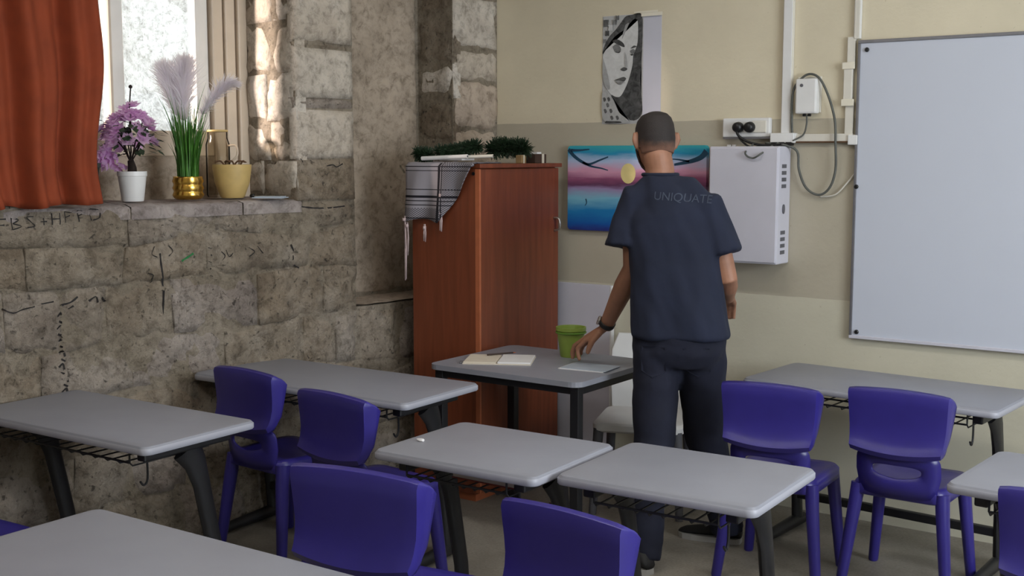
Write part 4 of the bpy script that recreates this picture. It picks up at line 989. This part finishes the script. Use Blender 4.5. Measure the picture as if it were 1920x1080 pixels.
J = dict(pel=V(-2.19, 4.27, .94), lh=V(-2.275, 4.24, .90), rh=V(-2.11, 4.30, .90), lk=V(-2.258, 4.19, .50), rk=V(-2.15, 4.42, .52), la=V(-2.222, 4.06, .10), ra=V(-2.09, 4.54, .10),
         neck=V(-2.345, 4.37, 1.555), head=V(-2.385, 4.40, 1.705), ls=V(-2.42, 4.30, 1.455), rs=V(-2.12, 4.375, 1.425), le=V(-2.408, 4.27, 1.185), lw=V(-2.592, 4.36, .912), re=V(-2.035, 4.37, 1.15), rw=V(-2.13, 4.58, 1.05))
ha = R(44); HF = V(-math.sin(ha), math.cos(ha), 0); HL = V(-math.cos(ha), -math.sin(ha), 0); HF = (HF + V(0, 0, -.22)).normalized(); HU = HL.cross(HF) * -1
if HU.z < 0: HU = -HU
HC = J['head']
def hp(l, f, u): return HC + HL*l + HF*f + HU*u
head_prof = [(.112, .028, .030, .045), (.102, .050, .055, .068), (.085, .063, .074, .086), (.06, .071, .084, .096), (.03, .074, .088, .100), (0, .075, .089, .099), (-.03, .073, .088, .092), (-.055, .068, .088, .074), (-.08, .060, .087, .052), (-.10, .050, .082, .03), (-.118, .032, .070, .0)]
def head_ring(u, w_, ff, fb, n=28, e=0):
    out = []
    for k in range(n):
        a = 2*math.pi*k/n; ca, sa = math.cos(a), math.sin(a)
        out.append(hp((w_+e)*math.copysign(abs(ca)**.9, ca), ((ff if sa > 0 else fb)+e)*math.copysign(abs(sa)**.9, sa), u))
    return out
bm = bmesh.new()
loft(bm, [head_ring(*h) for h in head_prof])
tube(bm, [J['neck'] + V(0, 0, -.06), J['neck'] + V(-.005, .01, .03), hp(0, -.02, -.07), hp(0, -.015, -.02)], [.066, .060, .060, .060], 20)
for s in (-1, 1):                                        # ears
    tube(bm, [hp(s*.070, -.004, -.042), hp(s*.080, -.010, -.03), hp(s*.088, -.018, 0), hp(s*.086, -.02, .02), hp(s*.074, -.006, .03)], [(.006, .006), (.009, .012), (.009, .018), (.009, .016), (.006, .008)], 10)
tube(bm, [hp(0, .085, .018), hp(0, .098, -.01), hp(0, .108, -.032), hp(0, .088, -.042)], [.008, .011, .014, .010], 10)   # nose
tube(bm, [hp(-.022, .083, -.068), hp(0, .092, -.066), hp(.022, .083, -.068)], [.005, .008, .005], 8)                       # lips
tube(bm, [hp(-.035, .080, .022), hp(0, .089, .02), hp(.035, .080, .022)], [.008, .006, .008], 8)                           # brow
# trunk inside the clothes
loft(bm, [ering(V(-2.19, 4.27, .90), PL, PF, .15, .09), ering(V(-2.20, 4.28, 1.0), PL, PF, .145, .09), ering(V(-2.225, 4.30, 1.2), PL, PF, .15, .095), ering(V(-2.26, 4.33, 1.38), PL, PF, .16, .095), ering(V(-2.28, 4.34, 1.47), PL, PF, .14, .08), ering(V(-2.31, 4.355, 1.525), PL, PF, .08, .065), ering(V(-2.34, 4.37, 1.56), PL, PF, .055, .055)])
for h, k, a in (('lh', 'lk', 'la'), ('rh', 'rk', 'ra')):
    tube(bm, [J[h] + V(0, 0, .02), J[h].lerp(J[k], .5), J[k], J[k].lerp(J[a], .35), J[a]], [.075, .07, .05, .052, .036], 16)
# arms
tube(bm, [J['ls'], J['ls'].lerp(J['le'], .5), J['le'], J['le'].lerp(J['lw'], .3), J['le'].lerp(J['lw'], .75), J['lw']], [(.052, .055), (.046, .050), (.042, .043), (.043, .046), (.033, .035), (.026, .030)], 16)
tube(bm, [J['rs'], J['rs'].lerp(J['re'], .5), J['re'], J['re'].lerp(J['rw'], .3), J['re'].lerp(J['rw'], .75), J['rw']], [(.052, .055), (.046, .050), (.041, .043), (.042, .045), (.033, .035), (.026, .030)], 16)
# left hand: fingertips just over the paper
fing = {'index': ((-2.668, 4.322, .852), (-2.705, 4.316, .815), (-2.700, 4.314, .785), (-2.690, 4.313, .763)), 'middle': ((-2.688, 4.348, .855), (-2.738, 4.343, .820), (-2.750, 4.343, .787), (-2.745, 4.343, .760)),
        'ring': ((-2.694, 4.375, .850), (-2.748, 4.376, .815), (-2.764, 4.377, .785), (-2.760, 4.377, .762)), 'little': ((-2.690, 4.400, .843), (-2.732, 4.408, .812), (-2.746, 4.412, .786), (-2.744, 4.413, .768))}
for nm, pts in fing.items():
    pts = [V(*p) for p in pts]; r0 = .0105 if nm != 'little' else .009
    tube(bm, [J['lw'], J['lw'].lerp(pts[0], .5), pts[0]], [(.018, .018), (.017, .016), (.0135, .0125)], 12)
    tube(bm, pts, [r0*1.12, r0, r0*.92, r0*.72], 12)
th_ = [V(-2.605, 4.338, .893), V(-2.632, 4.318, .853), V(-2.642, 4.310, .825), V(-2.650, 4.308, .797)]
tube(bm, th_, [.016, .014, .0125, .009], 12)
# right hand, relaxed, in front of the body
rd = (J['rw']-J['re']).normalized(); rs_ = rd.cross(V(0, 0, 1)).normalized()
for k, (o_, L) in enumerate(((-.03, .066), (-.010, .076), (.010, .072), (.028, .058))):
    kn = J['rw'] + rd*.085 + rs_*o_; tube(bm, [J['rw'] + rd*-.01 + rs_*o_*.5, kn], [.017, .013], 10); tube(bm, [kn, kn + rd*L*.5 + V(0, 0, -.012), kn + rd*L*.72 + V(0, 0, -.035), kn + rd*L*.7 + V(0, 0, -.055)], [.011, .0105, .0095, .008], 10)
tube(bm, [J['rw'] + rs_*-.02, J['rw'] + rd*.04 + rs_*-.045 + V(0, 0, -.012), J['rw'] + rd*.07 + rs_*-.05 + V(0, 0, -.03)], [.015, .012, .009], 10)
body = fuse('body', bm, .0048, M['skin'], 3); body['label'] = 'skin of head, neck, arms and hands'
# hair: short cap, faded at the nape, and beard
def hair_mat(nm, lo, hi, z0, z1):
    m, nt, b = new_mat(nm); sx = nt.nodes.new('ShaderNodeSeparateXYZ'); nt.links.new(coords(nt, 'obj'), sx.inputs[0])
    t = math_n(nt, 'DIVIDE', math_n(nt, 'SUBTRACT', sx.outputs['Z'], z0), z1-z0)
    t = math_n(nt, 'ADD', t, math_n(nt, 'MULTIPLY', math_n(nt, 'SUBTRACT', noise_tex(nt, 40, 3, .6, 'obj'), .5), .5))
    nt.links.new(ramp(nt, t, [(0, lin(lo)), (.55, lin(hi))]), b.inputs['Base Color']); b.inputs['Roughness'].default_value = .75
    bump(nt, b, noise_tex(nt, 260, 2, .6, 'obj'), .5, .004); return m
M['hair'] = hair_mat('short_dark_hair', (120, 86, 70), (40, 34, 33), 1.672, 1.735)
M['beard'] = simple('dark_beard', (52, 32, 27), .85, .2, 60, bmp=.5, bscale=260)
def shell(prof, keep, e, name, mat):
    bm = bmesh.new(); n = 56; rows = []
    # refine the head profile
    P = []
    for a, b in zip(prof, prof[1:]):
        for t in range(4): P.append(tuple(x*(1-t/4)+y*t/4 for x, y in zip(a, b)))
    P.append(prof[-1])
    P = [(.118, .006, .006, .012)] + P
    for h in P: rows.append([bm.verts.new(p) for p in head_ring(h[0], h[1], h[2], h[3], n, e)])
    for i in range(len(rows)-1):
        for k in range(n):
            f = (rows[i][k], rows[i][(k+1) % n], rows[i+1][(k+1) % n], rows[i+1][k]); c = sum((v.co for v in f), V(0, 0, 0))/4 - HC
            if keep(c.dot(HL), c.dot(HF), c.dot(HU)): bm.faces.new(f)
    if name == 'hair': bm.faces.new(rows[0])
    bmesh.ops.delete(bm, geom=[v for v in bm.verts if not v.link_faces], context='VERTS')
    for v in bm.verts: v.co -= PO
    o = mesh_obj(name, bm, mat, person, True); m = o.modifiers.new('t', 'SOLIDIFY'); m.thickness = .004; m.offset = -1; return o
hair = shell(head_prof, lambda l, f, u: u > (.062 if f > .045 else (.012 if f > -.005 else (-.035 if f > -.03 else -.060))), .0055, 'hair', M['hair']); hair['label'] = 'short dark hair faded towards the nape'
shell(head_prof, lambda l, f, u: f > .018 and u < (-.028 if abs(l) > .035 else -.075) and f < .2, .004, 'beard', M['beard'])
for s in (-1, 1):
    bm = bmesh.new(); bmesh.ops.create_uvsphere(bm, u_segments=12, v_segments=8, radius=.0105, matrix=Matrix.Translation(hp(s*.031, .078, .003)-PO)); mesh_obj('eye', bm, M['white_plastic'], person, True)
# t-shirt
def folds(p):
    return .011*noise.noise(V(p.x*9+p.z*3, p.y*9, p.z*4.5)) + .006*noise.noise(V(p.x*20+p.z*6, p.y*20, p.z*9)) + .004*math.sin(p.x*22 + p.z*16)*max(0, min(1, (1.35-p.z)*2))
bm = bmesh.new()
loft(bm, [ering(c, PL, PF, a, b, 36, 2.5) for c, a, b in ((V(-2.192, 4.272, .915), .196, .130), (V(-2.192, 4.272, .925), .202, .136), (V(-2.20, 4.28, 1.0), .196, .134), (V(-2.212, 4.29, 1.1), .188, .130), (V(-2.235, 4.31, 1.22), .186, .128), (V(-2.255, 4.325, 1.33), .190, .126), (V(-2.268, 4.335, 1.40), .180, .118), (V(-2.282, 4.345, 1.455), .142, .104), (V(-2.302, 4.355, 1.505), .104, .088), (V(-2.325, 4.365, 1.543), .080, .076), (V(-2.34, 4.37, 1.565), .072, .072))])
for s_, sh in ((1, 'ls'), (-1, 'rs')):
    tube(bm, [V(-2.315, 4.36, 1.50) + PL*(s_*.02), V(-2.30, 4.357, 1.495) + PL*(s_*.075), J[sh].lerp(V(-2.30, 4.357, 1.475), .25) + V(0, 0, -.005), J[sh] + V(0, 0, -.01)], [.070, .066, .070, .074], 20)
lse = J['ls'].lerp(J['le'], .70) + V(-.018, -.01, 0); rse = J['rs'].lerp(J['re'], .64) + V(.012, 0, 0)
tube(bm, [J['ls'] + V(.08, .02, .0), J['ls'] + V(.01, 0, .008), J['ls'].lerp(J['le'], .3) + V(-.012, 0, 0), lse], [.070, .074, .086, .102], 24)
tube(bm, [J['rs'] + V(-.08, -.02, .0), J['rs'] + V(-.005, 0, .005), J['rs'].lerp(J['re'], .3) + V(.004, 0, 0), rse], [.066, .068, .072, .076], 24)
tee = fuse('t_shirt', bm, .009, M['tee'], 4, disp=folds); tee['label'] = 'navy blue short sleeved t-shirt'
# collar rib
bm = bmesh.new(); tube(bm, [p - PO for p in ering(V(-2.343, 4.372, 1.566), PL, PF, .070, .070, 24)] + [ering(V(-2.343, 4.372, 1.566), PL, PF, .070, .070, 24)[0] - PO], .008, 8, cap=False); cb = mesh_obj('collar', bm, M['tee'], tee, True)
# lettering on the back
fc = bpy.data.curves.new('lettering', 'FONT'); fc.body = 'UNIQUATE'; fc.size = .046; fc.align_x = 'CENTER'; fc.space_character = 1.0
fo = bpy.data.objects.new('lettering_src', fc); col.objects.link(fo); dgr = bpy.context.evaluated_depsgraph_get(); dgr.update()
lm = bpy.data.meshes.new_from_object(fo.evaluated_get(dgr)); bpy.data.objects.remove(fo)
bm = bmesh.new(); bm.from_mesh(lm); bmesh.ops.triangulate(bm, faces=bm.faces); bmesh.ops.subdivide_edges(bm, edges=[e for e in bm.edges if e.calc_length() > .012], cuts=1)
tb = BVHTree.FromPolygons([v.co for v in tee.data.vertices], [list(p.vertices) for p in tee.data.polygons])
c0 = V(-2.205, 4.32, 1.462) - PO
for v in bm.verts:
    p = c0 - PL*v.co.x + V(0, 0, v.co.y - v.co.x*.06); h = tb.ray_cast(p - PF*.5, PF)
    v.co = (h[0] if h[0] is not None else p - PF*.12) - PF*.0025
mesh_obj('lettering', bm, M['print'], tee, recalc=False)
# jeans
bm = bmesh.new()
loft(bm, [ering(c, PL, PF, a, b, 30, 2.4) for c, a, b in ((V(-2.19, 4.27, .80), .150, .10), (V(-2.19, 4.27, .86), .178, .124), (V(-2.19, 4.27, .93), .176, .122), (V(-2.195, 4.275, 1.0), .165, .112))])
tube(bm, [J['lh'] + V(0, 0, .03), J['lh'].lerp(J['lk'], .35), J['lh'].lerp(J['lk'], .7), J['lk'], J['lk'].lerp(J['la'], .5), J['la'] + V(0, 0, -.055)], [(.100, .100), (.096, .098), (.088, .092), (.080, .084), (.066, .072), (.058, .064)], 22)
tube(bm, [J['rh'] + V(0, 0, .03), J['rh'].lerp(J['rk'], .35), J['rh'].lerp(J['rk'], .7), J['rk'], J['rk'].lerp(J['ra'], .5), J['ra'] + V(0, 0, -.04)], [(.098, .100), (.094, .098), (.088, .092), (.084, .088), (.074, .080), (.066, .072)], 22)
jeans = fuse('jeans', bm, .010, M['denim'], 4, disp=lambda p: .006*noise.noise(V(p.x*9, p.y*9, p.z*11)) + .004*noise.noise(V(p.x*16, p.y*16, p.z*26))*(1 if p.z < .35 or p.z > .7 else .4)); jeans['label'] = 'dark blue denim jeans'
bm = bmesh.new()
pk_ = [V(-2.235, 4.16, .86) - PO]
for s in (-1, 1):
    bm = bmesh.new(); c = V(-2.19, 4.27, .84) + PL*(s*.085)
    bmj = BVHTree.FromPolygons([v.co for v in jeans.data.vertices], [list(p.vertices) for p in jeans.data.polygons]); gg = []
    for (a, b) in ((-.05, .05), (.05, .05), (.05, -.05), (0, -.075), (-.05, -.05)):
        p = c - PO + PL*a + V(0, 0, b); h = bmj.ray_cast(p - PF*.5, PF); gg.append(bm.verts.new((h[0] if h[0] else p) - PF*.004))
    bm.faces.new(gg); mesh_obj('back_pocket', bm, M['denim'], jeans)
# shoes
def shoe(heel, toe, name='shoe'):
    d = (toe-heel); L = d.length; d.normalize(); s = V(-d.y, d.x, 0); bm = bmesh.new(); rings = []
    for t, wv, hv in ((0, .026, .055), (.06, .034, .085), (.2, .038, .098), (.38, .040, .088), (.55, .046, .064), (.75, .048, .050), (.9, .040, .042), (.98, .024, .032), (1, .010, .026)):
        c = heel + d*(L*t) - PO; rings.append([c + s*(wv*math.cos(2*math.pi*k/16)) + V(0, 0, .022 + max(0, (hv-.022))*(.5+.5*math.sin(2*math.pi*k/16))) for k in range(16)])
    loft(bm, rings); o = mesh_obj(name, bm, M['shoe'], person, True)
    bm = bmesh.new(); out = []
    for t, wv in ((0, .020), (.05, .034), (.2, .040), (.38, .042), (.55, .049), (.75, .051), (.9, .043), (.97, .028), (1.01, .0)): out.append((t, wv))
    poly = [heel + d*(L*t) + s*wv - PO for t, wv in out] + [heel + d*(L*t) - s*wv - PO for t, wv in out[::-1][1:]]
    loft(bm, [[p + V(0, 0, z - p.z) for p in poly] for z in (.0, .024)]); mesh_obj('sole', bm, M['sole'], o)
    bm = bmesh.new()
    for k in range(4):
        c = heel + d*(L*(.42+.07*k)) - PO; hz = .088 - .010*k; tube(bm, [c - s*.026 + V(0, 0, hz-.012), c + V(0, 0, hz+.001), c + s*.026 + V(0, 0, hz-.012)], .003, 6)
    mesh_obj('laces', bm, M['black_plastic'], o)
shoe(V(-2.045, 4.585, 0), V(-2.315, 4.535, 0)); shoe(V(-2.175, 4.02, 0), V(-2.435, 4.10, 0))
# watch
wd_ = (J['le']-J['lw']).normalized(); wc = J['lw'] + wd_*.022 - PO; a_, b_ = frame_of(wd_)
bm = bmesh.new(); rg = []
for dz, rr in ((-.012, .031), (-.010, .035), (.010, .036), (.012, .032)):
    rg.append([wc + wd_*dz + a_*(rr*math.cos(2*math.pi*k/24)) + b_*(rr*math.sin(2*math.pi*k/24)) for k in range(24)])
loft(bm, rg, False); wo = mesh_obj('watch', bm, M['watch'], person, True); wo['label'] = 'black strapped wristwatch'
wdir = (V(-.80, -.45, .30)); wdir = (wdir - wd_*wdir.dot(wd_)).normalized(); wy = wd_.cross(wdir)
bm = bmesh.new(); loft(bm, [[wc + wdir*h + wd_*(r*math.cos(2*math.pi*k/20)) + wy*(r*math.sin(2*math.pi*k/20)) for k in range(20)] for h, r in ((.032, .018), (.036, .020), (.042, .020), (.044, .016))]); mesh_obj('watch_case', bm, M['steel'], wo, False)
